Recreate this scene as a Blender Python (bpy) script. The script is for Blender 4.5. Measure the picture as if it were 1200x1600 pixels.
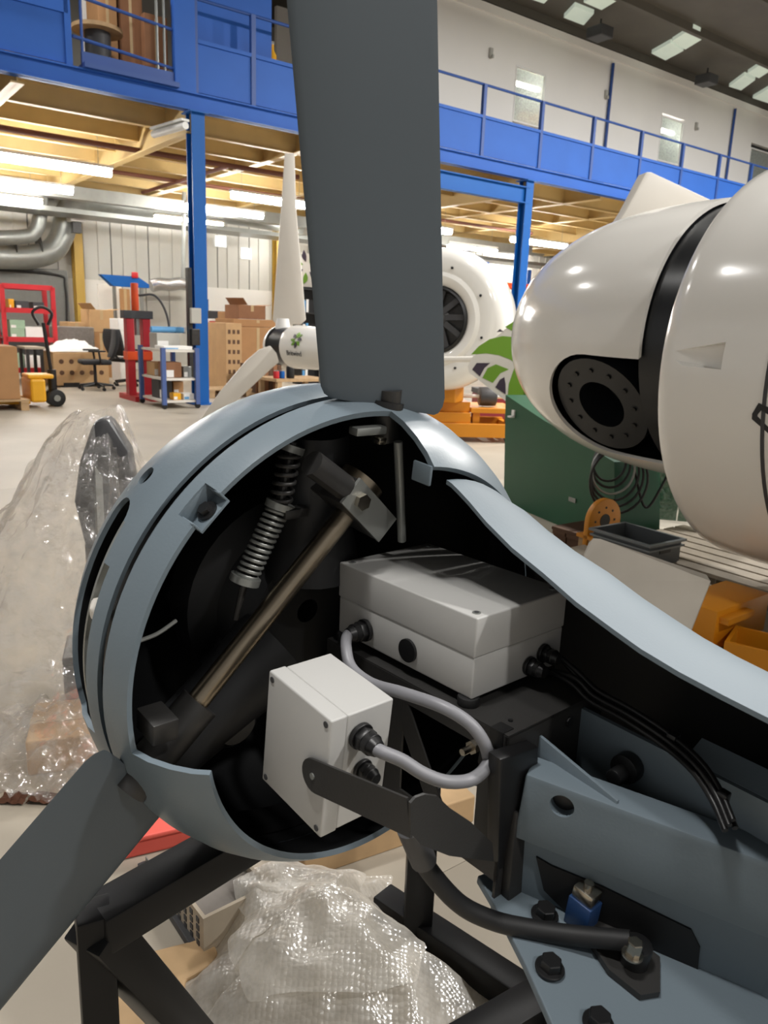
import bpy, bmesh, math, random
from mathutils import Vector, Matrix, noise
random.seed(7)
for _o in list(bpy.data.objects):
    bpy.data.objects.remove(_o)
scene = bpy.context.scene
COL = scene.collection
PI = math.pi
rad = math.radians

# ------------------------------------------------------------------ camera
CAMP = Vector((0, 0, 1.3))
PITCH, ROLL, FPX = rad(13.7), rad(2.2), 1200.0
_f = Vector((0, math.cos(PITCH), -math.sin(PITCH)))
_r0 = Vector((1, 0, 0)); _u0 = _r0.cross(_f)
CR = _r0 * math.cos(ROLL) + _u0 * math.sin(ROLL)
CU = _u0 * math.cos(ROLL) - _r0 * math.sin(ROLL)
CF = _f
cam_data = bpy.data.cameras.new('camera')
cam_data.sensor_fit = 'VERTICAL'
cam_data.sensor_height = 36.0
cam_data.lens = 36.0 * FPX / 1600.0
cam_data.clip_start = 0.02
cam_data.clip_end = 200
cam_data.dof.use_dof = True
cam_data.dof.focus_distance = 1.25
cam_data.dof.aperture_fstop = 11.0
cam = bpy.data.objects.new('camera', cam_data)
COL.objects.link(cam)
cam.matrix_world = Matrix(((CR.x, CU.x, -CF.x, CAMP.x), (CR.y, CU.y, -CF.y, CAMP.y),
                           (CR.z, CU.z, -CF.z, CAMP.z), (0, 0, 0, 1)))
scene.camera = cam

# ------------------------------------------------------------------ world, lamps, exposure
world = bpy.data.worlds.new('world')
scene.world = world
world.use_nodes = True
bg = world.node_tree.nodes['Background']
bg.inputs[0].default_value = (1.0, 0.98, 0.95, 1)
bg.inputs[1].default_value = 0.36
scene.view_settings.view_transform = 'Standard'
scene.view_settings.look = 'None'
scene.view_settings.exposure = 0.12
scene.view_settings.gamma = 1.0
scene.view_settings.use_curve_mapping = False
scene.cycles.max_bounces = 6; scene.cycles.diffuse_bounces = 4; scene.cycles.glossy_bounces = 3; scene.cycles.transparent_max_bounces = 8


def lamp(loc, power, size=0.5, col=(1, 0.975, 0.94), spread=180):
    d = bpy.data.lights.new('unseen_overhead_light', 'AREA')
    d.shape = 'DISK'; d.size = size; d.energy = power; d.color = col; d.spread = rad(spread)
    o = bpy.data.objects.new('unseen_overhead_light', d)
    COL.objects.link(o)
    o.location = loc
    return o


# unseen roof lamps, several added to brighten wall, storage and nacelle, and the pair of lamps hung low over the assembly bay
for lx, ly, pw in ((3.9, 2.2, 170), (-4.8, 4.6, 60), (0.9, 6.0, 80), (5.2, 9.0, 820), (-7.5, 8.6, 80),
                   (9.0, 12.6, 1150), (13.5, 16.5, 1150), (-4.6, 10.2, 90), (3.8, -3.6, 250), (7.5, -0.5, 560)):
    lamp((lx, ly, 7.3), pw)
for lx, ly, pw in ((-0.90, 0.36, 15), (-0.55, 0.20, 6)):
    lamp((lx, ly, 5.2), pw, 0.28, (1, 0.98, 0.95), 65)

# ------------------------------------------------------------------ measuring helpers (metres; real depths)
def ray(x, y):
    return CF + CR * ((x - 600) / FPX) - CU * ((y - 800) / FPX)

def at(x, y, dep):
    return CAMP + ray(x, y) * dep

def pz(x, y, z=0.0):
    d = ray(x, y)
    return CAMP + d * ((z - CAMP.z) / d.z)

# hall frame: U runs along the mezzanine edge, V away from it to the back wall
YAWU = rad(52.6)
U = Vector((math.sin(YAWU), math.cos(YAWU), 0)); V = Vector((-math.cos(YAWU), math.sin(YAWU), 0))
RW = math.atan2(U.y, U.x)
P0 = Vector((-2.892, 11.865, 0))

def hall(u, v, z=0.0):
    return P0 + U * u + V * v + Vector((0, 0, z))

def wp(x, y, v):
    d = ray(x, y)
    t = (P0 + V * v - CAMP).dot(V) / d.dot(V)
    p = CAMP + d * t
    return (p - P0).dot(U), p.z

def prect(x0, x1, y0, y1, v):
    ym, xm = (y0 + y1) / 2, (x0 + x1) / 2
    return wp(x0, ym, v)[0], wp(x1, ym, v)[0], wp(xm, y1, v)[1], wp(xm, y0, v)[1]

def frame(loc, rz=0.0):
    return Matrix.Translation(Vector(loc)) @ Matrix.Rotation(rz, 4, 'Z')

HALL = frame(P0, RW)

# turbine frame: x = aft along the rotor axis, y = to the far side, z = up
_yw, _tl = rad(42), rad(-6)
NA = Vector((math.sin(_yw) * math.cos(_tl), -math.cos(_yw) * math.cos(_tl), math.sin(_tl)))
NS = Vector((math.cos(_yw), math.sin(_yw), 0))
NZ = NA.cross(NS); NZ = NZ if NZ.z > 0 else -NZ
NO = Vector((-0.077, 1.118, 0.842))
NM = Matrix(((NA.x, NS.x, NZ.x, NO.x), (NA.y, NS.y, NZ.y, NO.y), (NA.z, NS.z, NZ.z, NO.z), (0, 0, 0, 1)))
NI = NM.inverted()

def on(x, y, ax, val):
    c = NI @ CAMP; d = NI.to_3x3() @ ray(x, y)
    return c + d * ((val - c[ax]) / d[ax])

# ------------------------------------------------------------------ materials
def lin(c):
    return tuple(((v / 255) / 12.92 if v <= 10 else (((v / 255) + 0.055) / 1.055) ** 2.4) for v in c)

MATS = {}
def mat(name, rgb, rough=0.5, metal=0.0, var=0.06, scale=8.0, bump=0.0, bscale=60.0, emit=0.0, coat=0.0, spec=0.5, detail=4.0, rgb2=None):
    if name in MATS: return MATS[name]
    m = bpy.data.materials.new(name); m.use_nodes = True
    nt = m.node_tree; b = nt.nodes['Principled BSDF']
    c = lin(rgb)
    tc = nt.nodes.new('ShaderNodeTexCoord')
    nz = nt.nodes.new('ShaderNodeTexNoise'); nz.inputs['Scale'].default_value = scale; nz.inputs['Detail'].default_value = detail
    nt.links.new(tc.outputs['Object'], nz.inputs['Vector'])
    rp = nt.nodes.new('ShaderNodeValToRGB')
    rp.color_ramp.elements[0].position = 0.3; rp.color_ramp.elements[1].position = 0.7
    c2 = lin(rgb2) if rgb2 else tuple(min(1, v * (1 + var)) for v in c)
    c1 = c if rgb2 else tuple(v * (1 - var) for v in c)
    rp.color_ramp.elements[0].color = (*c1, 1); rp.color_ramp.elements[1].color = (*c2, 1)
    nt.links.new(nz.outputs['Fac'], rp.inputs['Fac'])
    nt.links.new(rp.outputs['Color'], b.inputs['Base Color'])
    b.inputs['Roughness'].default_value = rough
    b.inputs['Metallic'].default_value = metal
    b.inputs['Specular IOR Level'].default_value = spec
    if coat: b.inputs['Coat Weight'].default_value = coat; b.inputs['Coat Roughness'].default_value = 0.08
    if bump:
        n2 = nt.nodes.new('ShaderNodeTexNoise'); n2.inputs['Scale'].default_value = bscale; n2.inputs['Detail'].default_value = 3
        nt.links.new(tc.outputs['Object'], n2.inputs['Vector'])
        bp = nt.nodes.new('ShaderNodeBump'); bp.inputs['Strength'].default_value = bump; bp.inputs['Distance'].default_value = 0.01
        nt.links.new(n2.outputs['Fac'], bp.inputs['Height']); nt.links.new(bp.outputs['Normal'], b.inputs['Normal'])
    if emit:
        b.inputs['Emission Color'].default_value = (*c, 1); b.inputs['Emission Strength'].default_value = emit
    MATS[name] = m
    return m

def film(name, tint, clear=0.6, rough=0.15, diff=0.5, bubbles=False, nscale=26):
    """thin clear plastic: part see-through, part glossy, part milky"""
    m = bpy.data.materials.new(name); m.use_nodes = True
    nt = m.node_tree; nt.nodes.clear()
    out = nt.nodes.new('ShaderNodeOutputMaterial')
    tr = nt.nodes.new('ShaderNodeBsdfTransparent'); tr.inputs[0].default_value = (*(0.5 + 0.5 * v for v in lin(tint)), 1)
    gl = nt.nodes.new('ShaderNodeBsdfGlossy'); gl.inputs['Roughness'].default_value = rough; gl.inputs[0].default_value = (0.9, 0.9, 0.9, 1)
    df = nt.nodes.new('ShaderNodeBsdfDiffuse'); df.inputs[0].default_value = (*lin(tint), 1)
    tc = nt.nodes.new('ShaderNodeTexCoord'); nz = nt.nodes.new('ShaderNodeTexNoise'); nz.inputs['Scale'].default_value = nscale; nz.inputs['Detail'].default_value = 5
    nt.links.new(tc.outputs['Object'], nz.inputs['Vector'])
    bp = nt.nodes.new('ShaderNodeBump'); bp.inputs['Strength'].default_value = 0.6; bp.inputs['Distance'].default_value = 0.5 / nscale
    nt.links.new(nz.outputs['Fac'], bp.inputs['Height'])
    if bubbles:
        vo = nt.nodes.new('ShaderNodeTexVoronoi'); vo.inputs['Scale'].default_value = 95; vo.inputs['Randomness'].default_value = 0.25
        nt.links.new(tc.outputs['Object'], vo.inputs['Vector']); nt.links.new(vo.outputs['Distance'], bp.inputs['Height']); bp.inputs['Distance'].default_value = 0.006; bp.inputs['Strength'].default_value = 0.35; bp.invert = True
    tl = nt.nodes.new('ShaderNodeBsdfTranslucent'); tl.inputs[0].default_value = (*lin(tint), 1)
    for s in (gl, df, tl): nt.links.new(bp.outputs['Normal'], s.inputs['Normal'])
    m0 = nt.nodes.new('ShaderNodeMixShader'); m0.inputs[0].default_value = 0.45
    nt.links.new(df.outputs[0], m0.inputs[1]); nt.links.new(tl.outputs[0], m0.inputs[2])
    m1 = nt.nodes.new('ShaderNodeMixShader'); m1.inputs[0].default_value = diff
    nt.links.new(gl.outputs[0], m1.inputs[1]); nt.links.new(m0.outputs[0], m1.inputs[2])
    m2 = nt.nodes.new('ShaderNodeMixShader')
    rp = nt.nodes.new('ShaderNodeMapRange'); rp.inputs['From Min'].default_value = 0.35; rp.inputs['From Max'].default_value = 0.65
    rp.inputs['To Min'].default_value = 1 - clear - 0.15; rp.inputs['To Max'].default_value = 1 - clear + 0.15
    nt.links.new(nz.outputs['Fac'], rp.inputs['Value']); nt.links.new(rp.outputs[0], m2.inputs[0])
    nt.links.new(tr.outputs[0], m2.inputs[1]); nt.links.new(m1.outputs[0], m2.inputs[2])
    nt.links.new(m2.outputs[0], out.inputs[0])
    return m

M = {}
M['paint'] = mat('blue_grey_paint', (108, 120, 128), 0.55, 0, 0.03, 3, 0.03, 250, spec=0.22)
M['paint_gloss'] = mat('blue_grey_satin_paint', (108, 120, 128), 0.36, 0, 0.03, 3, 0.03, 250, spec=0.42)
M['paint_blade'] = mat('grey_blade_paint', (72, 80, 86), 0.5, 0, 0.03, 2)
M['black_in'] = mat('black_shell_lining', (17, 18, 20), 0.55, 0, 0.1, 10)
M['black'] = mat('black_plastic', (20, 20, 21), 0.4, 0, 0.1, 20)
M['black_steel'] = mat('black_powder_coat', (44, 43, 42), 0.5, 0, 0.06, 12, 0.05, 300)
M['stand_black'] = mat('stand_black_paint', (12, 12, 13), 0.4, 0, 0.1, 10, spec=0.25)
M['rubber'] = mat('black_rubber', (22, 22, 23), 0.6, 0, 0.1, 30)
M['grey_abs'] = mat('grey_enclosure_plastic', (182, 181, 178), 0.45, 0, 0.02, 6, 0.02, 300)
M['cable'] = mat('grey_cable', (128, 128, 132), 0.42, 0, 0.03, 10)
M['steel'] = mat('bright_steel', (180, 172, 158), 0.25, 1.0, 0.08, 20)
M['shaft'] = mat('shaft_steel', (150, 138, 120), 0.3, 1.0, 0.1, 14)
M['dark_steel'] = mat('dark_steel', (62, 61, 60), 0.42, 0.6, 0.15, 20)
M['floor'] = mat('floor_concrete', (158, 149, 135), 0.55, 0, 0.05, 1.2, 0.04, 40, rgb2=(172, 163, 148), spec=0.3)
M['white_gel'] = mat('white_gelcoat', (240, 237, 230), 0.16, 0, 0.015, 2, coat=0.3)
M['white_matt'] = mat('white_matt', (222, 217, 208), 0.4, 0, 0.02, 3)
M['blade_white'] = mat('small_blade_white', (214, 208, 198), 0.4, 0, 0.02, 3)
M['band'] = mat('black_band', (26, 28, 31), 0.3, 0, 0.1, 6)
M['blue'] = mat('mezzanine_blue', (40, 92, 176), 0.55, 0, 0.05, 2, spec=0.3)
M['blue_post'] = mat('column_blue', (12, 88, 164), 0.5, 0, 0.05, 2, spec=0.3)
M['blue_dark'] = mat('rail_blue', (38, 74, 142), 0.5, 0, 0.05, 2)
M['joist'] = mat('joist_cream', (206, 178, 120), 0.5, 0, 0.08, 2)
M['deck'] = mat('deck_chipboard', (158, 134, 102), 0.6, 0, 0.08, 4)
M['redbrown'] = mat('primer_red', (110, 66, 52), 0.6, 0, 0.1, 3)
M['wall_white'] = mat('wall_white', (236, 233, 227), 0.6, 0, 0.02, 1)
M['clad'] = mat('cladding_grey', (206, 204, 196), 0.5, 0, 0.03, 1)
M['roof'] = mat('roof_sheet_dark', (84, 80, 72), 0.6, 0, 0.12, 1.5)
M['skylight'] = mat('skylight_panel', (186, 196, 182), 0.5, 0, 0.08, 1.5, emit=0.5)
M['tube'] = mat('tube_glow', (255, 252, 246), 0.4, 0, 0.0, 1, emit=66.0)
M['fixture'] = mat('fixture_white', (220, 220, 216), 0.5)
M['glass'] = mat('office_pane', (178, 182, 176), 0.12, 0, 0.05, 1, spec=0.8)
M['card'] = mat('cardboard', (168, 126, 84), 0.8, 0, 0.06, 5)
M['card2'] = mat('cardboard_pale', (192, 156, 112), 0.8, 0, 0.06, 5)
M['card3'] = mat('cardboard_dark', (138, 96, 66), 0.8, 0, 0.08, 5)
M['tape'] = mat('parcel_tape', (186, 160, 120), 0.3)
M['wood'] = mat('pallet_wood', (176, 146, 108), 0.75, 0, 0.14, 9)
M['wood_grey'] = mat('weathered_wood', (168, 156, 138), 0.8, 0, 0.12, 9)
M['wood_dark'] = mat('dark_timber', (92, 64, 44), 0.7, 0, 0.15, 9)
M['red'] = mat('red_paint', (190, 36, 44), 0.4)
M['pink'] = mat('pink_red_plastic', (226, 96, 84), 0.5)
M['orange'] = mat('machine_orange', (214, 138, 24), 0.4, 0, 0.05, 4)
M['orange_red'] = mat('signal_orange', (232, 84, 30), 0.45)
M['yellow'] = mat('truck_yellow', (224, 164, 30), 0.4, 0, 0.05, 4)
M['col_yellow'] = mat('column_yellow', (196, 160, 70), 0.5, 0, 0.06, 2)
M['green'] = mat('cabinet_green', (22, 84, 56), 0.35, 0, 0.05, 3)
M['leaf'] = mat('leaf_green', (112, 156, 44), 0.4, 0, 0.03, 3)
M['leaf_dark'] = mat('leaf_aubergine', (62, 52, 66), 0.4, 0, 0.05, 3)
M['alu'] = mat('brushed_sheet', (150, 143, 132), 0.55, 0.35, 0.1, 3, 0.05, 8)
M['galv'] = mat('galvanised', (150, 152, 148), 0.38, 0.6, 0.08, 5)
M['foil'] = mat('silver_duct', (200, 200, 200), 0.25, 0.8, 0.1, 12, 0.6, 30)
M['grey_panel'] = mat('grey_panel', (176, 174, 166), 0.5, 0, 0.04, 3)
M['dark_grey'] = mat('dark_grey', (62, 62, 64), 0.5, 0, 0.1, 6)
M['crate_grey'] = mat('crate_grey', (84, 88, 90), 0.45, 0, 0.05, 5)
M['green_box'] = mat('pale_green_carton', (150, 178, 150), 0.6)
M['white'] = mat('plain_white', (232, 230, 226), 0.5, 0, 0.02)
M['seat'] = mat('chair_fabric', (34, 35, 37), 0.8, 0, 0.15, 30)
M['steel_blue'] = mat('trolley_blue', (74, 96, 150), 0.45)
M['foam'] = mat('grey_foam', (118, 112, 106), 0.9, 0, 0.15, 20)
M['skyblue'] = mat('sky_blue_plastic', (96, 160, 210), 0.45)
M['brown_dirt'] = mat('dried_leaf', (86, 50, 30), 0.8)
M['film'] = film('clear_wrap', (244, 240, 234), 0.72, 0.10, 0.55, False, 11)
M['bubble'] = film('bubble_wrap', (246, 242, 234), 0.34, 0.22, 0.82, True)

# ------------------------------------------------------------------ mesh builder
class MB:
    def __init__(s):
        s.v = []; s.f = []; s.mi = []
    def add(s, vs, fs, mi=0, T=None):
        o = len(s.v)
        s.v += [(T @ Vector(p)) if T is not None else Vector(p) for p in vs]
        s.f += [tuple(i + o for i in f) for f in fs]
        s.mi += [mi] * len(fs)
        return s
    def box(s, c, d, T=None, mi=0):
        x, y, z = (k / 2 for k in d)
        vs = [(c[0] + i * x, c[1] + j * y, c[2] + k * z) for i in (-1, 1) for j in (-1, 1) for k in (-1, 1)]
        return s.add(vs, [(0, 1, 3, 2), (4, 6, 7, 5), (0, 4, 5, 1), (2, 3, 7, 6), (0, 2, 6, 4), (1, 5, 7, 3)], mi, T)
    def b2(s, p0, p1, T=None, mi=0):
        return s.box([(p0[i] + p1[i]) / 2 for i in range(3)], [abs(p1[i] - p0[i]) for i in range(3)], T, mi)
    def bar(s, p0, p1, w, h, up=(0, 0, 1), mi=0):
        p0 = Vector(p0); p1 = Vector(p1); d = p1 - p0; L = d.length; d.normalize()
        up = Vector(up); side = d.cross(up)
        if side.length < 1e-4: side = d.cross(Vector((1, 0, 0)))
        side.normalize(); up = side.cross(d).normalized()
        T = Matrix(((d.x, side.x, up.x, p0.x), (d.y, side.y, up.y, p0.y), (d.z, side.z, up.z, p0.z), (0, 0, 0, 1)))
        return s.box((L / 2, 0, 0), (L, w, h), T, mi)
    def tube(s, pts, r, n=10, cap=True, mi=0):
        pts = [Vector(p) for p in pts]; N = len(pts)
        rs = r if isinstance(r, (list, tuple)) else [r] * N
        t0 = (pts[1] - pts[0]).normalized()
        x = t0.orthogonal().normalized(); vs = []
        for i, p in enumerate(pts):
            t = ((pts[min(i + 1, N - 1)] - pts[max(i - 1, 0)])).normalized()
            x = (x - t * x.dot(t)).normalized(); y = t.cross(x)
            for k in range(n):
                a = 2 * PI * k / n
                vs.append(p + (x * math.cos(a) + y * math.sin(a)) * rs[i])
        fs = [(i * n + k, i * n + (k + 1) % n, (i + 1) * n + (k + 1) % n, (i + 1) * n + k) for i in range(N - 1) for k in range(n)]
        if cap: fs += [tuple(range(n - 1, -1, -1)), tuple((N - 1) * n + k for k in range(n))]
        return s.add(vs, fs, mi)
    def lathe(s, prof, n=48, T=None, mi=0, t0=0.0, t1=2 * PI, closed=True, mfun=None, ends=False):
        """profile of (x, r) turned about the x axis; angle 0 = +z, towards +y"""
        full = abs(t1 - t0 - 2 * PI) < 1e-6
        m = n if full else n + 1; P = len(prof)
        vs = [(x, r * math.sin(t0 + (t1 - t0) * k / n), r * math.cos(t0 + (t1 - t0) * k / n)) for k in range(m) for (x, r) in prof]
        Q = P if closed else P - 1
        o = len(s.v)
        s.v += [(T @ Vector(p)) if T is not None else Vector(p) for p in vs]
        for k in range(n):
            k2 = (k + 1) % m
            for j in range(Q):
                j2 = (j + 1) % P
                f = (k * P + j, k * P + j2, k2 * P + j2, k2 * P + j)
                s.f.append(tuple(i + o for i in f)); s.mi.append(mfun(j) if mfun else mi)
        if ends and not full:
            s.f.append(tuple(o + j for j in range(P))); s.mi.append(mi)
            s.f.append(tuple(o + n * P + j for j in reversed(range(P)))); s.mi.append(mi)
        return s
    def prism(s, poly, h, T=None, mi=0):
        n = len(poly)
        vs = [(x, y, -h / 2) for x, y in poly] + [(x, y, h / 2) for x, y in poly]
        fs = [tuple(range(n - 1, -1, -1)), tuple(range(n, 2 * n))] + [(i, (i + 1) % n, n + (i + 1) % n, n + i) for i in range(n)]
        return s.add(vs, fs, mi, T)
    def cyl(s, c, r, h, n=20, T=None, mi=0, axis='z', r2=None):
        r2 = r if r2 is None else r2
        vs = []
        for (hh, rr) in ((-h / 2, r), (h / 2, r2)):
            for k in range(n):
                a = 2 * PI * k / n; p = (rr * math.cos(a), rr * math.sin(a), hh)
                if axis == 'x': p = (p[2], p[0], p[1])
                elif axis == 'y': p = (p[1], p[2], p[0])
                vs.append((c[0] + p[0], c[1] + p[1], c[2] + p[2]))
        fs = [tuple(range(n - 1, -1, -1)), tuple(range(n, 2 * n))] + [(i, (i + 1) % n, n + (i + 1) % n, n + i) for i in range(n)]
        return s.add(vs, fs, mi, T)
    def build(s, name, mats, parent=None, smooth=30, bevel=0.0, T=None, seg=2):
        me = bpy.data.meshes.new(name)
        me.from_pydata([tuple(v) for v in s.v], [], s.f)
        if not isinstance(mats, (list, tuple)): mats = [mats]
        for m in mats: me.materials.append(m)
        me.polygons.foreach_set('material_index', s.mi)
        bm = bmesh.new(); bm.from_mesh(me)
        bmesh.ops.recalc_face_normals(bm, faces=bm.faces[:])
        if bevel:
            bmesh.ops.bevel(bm, geom=[e for e in bm.edges if len(e.link_faces) == 2 and e.calc_face_angle(0) > 0.5], offset=bevel, segments=seg, affect='EDGES', profile=0.5, clamp_overlap=True)
        bm.to_mesh(me); bm.free()
        if smooth:
            me.polygons.foreach_set('use_smooth', [True] * len(me.polygons))
            me.set_sharp_from_angle(angle=rad(smooth))
        o = bpy.data.objects.new(name, me); COL.objects.link(o)
        if parent is not None: o.parent = parent
        if T is not None: o.matrix_basis = T
        return o


def tag(o, label=None, cat=None, group=None, kind=None):
    if label: o['label'] = label
    if cat: o['category'] = cat
    if group: o['group'] = group
    if kind: o['kind'] = kind
    return o

def thing(name, label, cat, T=None, group=None):
    o = bpy.data.objects.new(name, None); COL.objects.link(o)
    o.empty_display_size = 0.1
    if T is not None: o.matrix_basis = T
    return tag(o, label, cat, group)

def struct(name, T=None):
    o = bpy.data.objects.new(name, None); COL.objects.link(o)
    if T is not None: o.matrix_basis = T
    o['kind'] = 'structure'
    return o

def link_copy(src, parent, T=None):
    o = src.copy(); COL.objects.link(o); o.parent = parent
    if T is not None: o.matrix_basis = T
    return o

def copy_thing(root, T, label, group=None):
    r = root.copy(); COL.objects.link(r); r.matrix_basis = T; r['label'] = label
    if group: r['group'] = group
    for ch in list(root.children):
        c = ch.copy(); COL.objects.link(c); c.parent = r
        for g in ch.children:
            d = g.copy(); COL.objects.link(d); d.parent = c
    return r

def cut(obj, cutter):
    """boolean difference, applied; cutter is an MB in the object's own space"""
    c = cutter.build('cutter', [], None, 0)
    par = obj.parent; ml = obj.matrix_basis.copy()
    obj.parent = None; obj.matrix_basis = Matrix.Identity(4)
    md = obj.modifiers.new('cut', 'BOOLEAN'); md.operation = 'DIFFERENCE'; md.solver = 'EXACT'; md.object = c
    bpy.context.view_layer.update()
    dg = bpy.context.evaluated_depsgraph_get()
    me = bpy.data.meshes.new_from_object(obj.evaluated_get(dg))
    obj.modifiers.clear(); obj.data = me
    me.polygons.foreach_set('use_smooth', [True] * len(me.polygons)); me.set_sharp_from_angle(angle=rad(30))
    bpy.data.objects.remove(c)
    obj.parent = par; obj.matrix_basis = ml

def spline(pts, k=8):
    pts = [Vector(p) for p in pts]; out = []
    P = [pts[0] * 2 - pts[1]] + pts + [pts[-1] * 2 - pts[-2]]
    for i in range(1, len(P) - 2):
        for j in range(k):
            t = j / k
            a, b, c, d = P[i - 1], P[i], P[i + 1], P[i + 2]
            out.append(0.5 * ((2 * b) + (c - a) * t + (2 * a - 5 * b + 4 * c - d) * t * t + (3 * b - a - 3 * c + d) * t ** 3))
    out.append(pts[-1]); return out

def axes(o, x, y, z):
    return Matrix(((x[0], y[0], z[0], o[0]), (x[1], y[1], z[1], o[1]), (x[2], y[2], z[2], o[2]), (0, 0, 0, 1)))

# ================================================================== THE HALL
# floor: concrete slabs with fine joints
fl = struct('floor', HALL)
fm = MB().b2((0, 0, -0.12), (4.998, 4.998, 0)).build('slab', M['floor'], fl, 0)
fm.matrix_basis = Matrix.Translation((-15, -15, 0))
for i in range(-3, 8):
    for j in range(-3, 4):
        if (i, j) != (-3, -3):
            link_copy(fm, fl, Matrix.Translation((i * 5.0, j * 5.0, 0)))
MB().b2((-15, -15, -0.16), (40, 20, -0.004)).build('slab_joint', M['dark_grey'], fl, 0)

# back wall under the mezzanine: profiled cladding above, painted blockwork below
VB = 10.0
wb = struct('wall_back', HALL)
zc = wp(380, 452, VB)[1]
MB().b2((-12, VB, 0), (34, VB + 0.2, zc)).build('lower_wall', M['wall_white'], wb, 0)
pw = 1.0
pn0 = MB()
pn0.b2((0.015, VB + 0.02, zc), (pw - 0.015, VB + 0.2, 4.6)); pn0.b2((0.30, VB - 0.01, zc), (0.36, VB + 0.03, 4.6)); pn0.b2((0.66, VB - 0.01, zc), (0.72, VB + 0.03, 4.6))
pn0 = pn0.build('cladding_panel', M['clad'], wb, 0)
pn0.matrix_basis = Matrix.Translation((-12, 0, 0))
for i in range(1, 46):
    link_copy(pn0, wb, Matrix.Translation((-12 + i * pw, 0, 0)))
MB().b2((-12, VB + 0.06, zc), (34, VB + 0.2, 4.6)).build('cladding_joint', M['dark_grey'], wb, 0)
for x0, x1 in ((117, 131), (432, 440)):
    u0, u1 = wp(x0, 420, VB - 0.3)[0], wp(x1, 420, VB - 0.3)[0]
    um = (u0 + u1) / 2; w = max(u1 - u0, 0.16)
    c = MB()
    c.b2((um - w / 2, VB - 0.32, 0), (um + w / 2, VB - 0.30, 3.9)); c.b2((um - 0.01, VB - 0.30, 0), (um + 0.01, VB - 0.06, 3.9)); c.b2((um - w / 2, VB - 0.06, 0), (um + w / 2, VB - 0.04, 3.9))
    c.build('wall_column', M['col_yellow'], wb, 0)
MB().b2((-12, VB - 0.16, 4.05), (34, VB - 0.03, 4.3)).build('wall_rail', M['galv'], wb, 0)

# mezzanine
ZU, ZD = 4.13, 4.36
mz = struct('mezzanine', HALL)
f = MB(); f.b2((-9, 0.0, ZU), (34, 0.03, ZD)); f.b2((-9, -0.05, ZD - 0.02), (34, 0.12, ZD)); f.b2((-9, -0.05, ZU), (34, 0.12, ZU + 0.02))
f.build('edge_beam', M['blue'], mz, 0)
db = MB().b2((-9, 0.1, ZD), (34, 0.71, ZD + 0.04)).build('deck_board', M['deck'], mz, 0)
for i in range(1, 16):
    link_copy(db, mz, Matrix.Translation((0, i * 0.62, 0)))
jm = MB(); jm.b2((-9, -0.01, 4.06), (34, 0.01, ZD)); jm.b2((-9, -0.05, 4.06), (34, 0.05, 4.075)); jm.b2((-9, -0.05, ZD - 0.015), (34, 0.05, ZD))
j0 = jm.build('joist', M['joist'], mz, 0); j0.matrix_basis = Matrix.Translation((0, 1.1, 0))
for i in range(1, 8):
    link_copy(j0, mz, Matrix.Translation((0, 1.1 + i * 1.15, 0)))
cb = MB(); cb.b2((-0.01, 0.1, 3.86), (0.01, VB, ZD)); cb.b2((-0.08, 0.1, 3.86), (0.08, VB, 3.88))
c0 = cb.build('cross_beam', M['joist'], mz, 0); c0.matrix_basis = Matrix.Translation((-2.3, 0, 0.2))
for k in range(0, 14):
    link_copy(c0, mz, Matrix.Translation((-2.3 + 2.3 * (k + 1), 0, 0.2 if (k + 1) % 3 != 1 else 0)))
# sprinkler main below the joists
MB().tube([(-9, 2.2, 3.92), (3.0, 2.2, 3.92)], 0.045).build('sprinkler_pipe', M['redbrown'], mz)
MB().tube([(-9, 4.6, 3.94), (12.0, 4.6, 3.94)], 0.04).build('sprinkler_pipe', M['redbrown'], mz)
MB().tube([(1.6, 2.2, 3.92), (1.6, 6.5, 3.92)], 0.035).build('sprinkler_pipe', M['redbrown'], mz)
MB().b2((-9, 6.4, 3.6), (14, 6.7, 3.85)).build('cable_tray', M['galv'], mz, 0)
MB().b2((-9, 7.6, 3.45), (24, 8.6, 3.55)).build('air_duct', M['galv'], mz, 0)
for k, u in enumerate((0.04, 6.9, 13.75, 20.6)):
    c = MB()
    c.b2((u - 0.1, -0.02, 0.02), (u + 0.1, 0.0, ZU)); c.b2((u - 0.1, 0.16, 0.02), (u + 0.1, 0.18, ZU)); c.b2((u - 0.008, 0, 0.02), (u + 0.008, 0.16, ZU))
    c.b2((u - 0.17, -0.1, 0), (u + 0.17, 0.26, 0.02)); c.b2((u - 0.14, -0.08, ZU - 0.02), (u + 0.14, 0.24, ZU))
    c.build('column', M['blue_post'], mz, 0)
# lower tie beam reaching from the second column
uA = wp(560, 250, 0.0)[0]
f = MB(); f.b2((uA, 0.03, 3.72), (6.9, 0.06, 4.0)); f.b2((uA, -0.03, 3.98), (6.9, 0.12, 4.0)); f.b2((uA, -0.03, 3.70), (6.9, 0.12, 3.72))
f.build('tie_beam', M['blue_post'], mz, 0)
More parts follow.
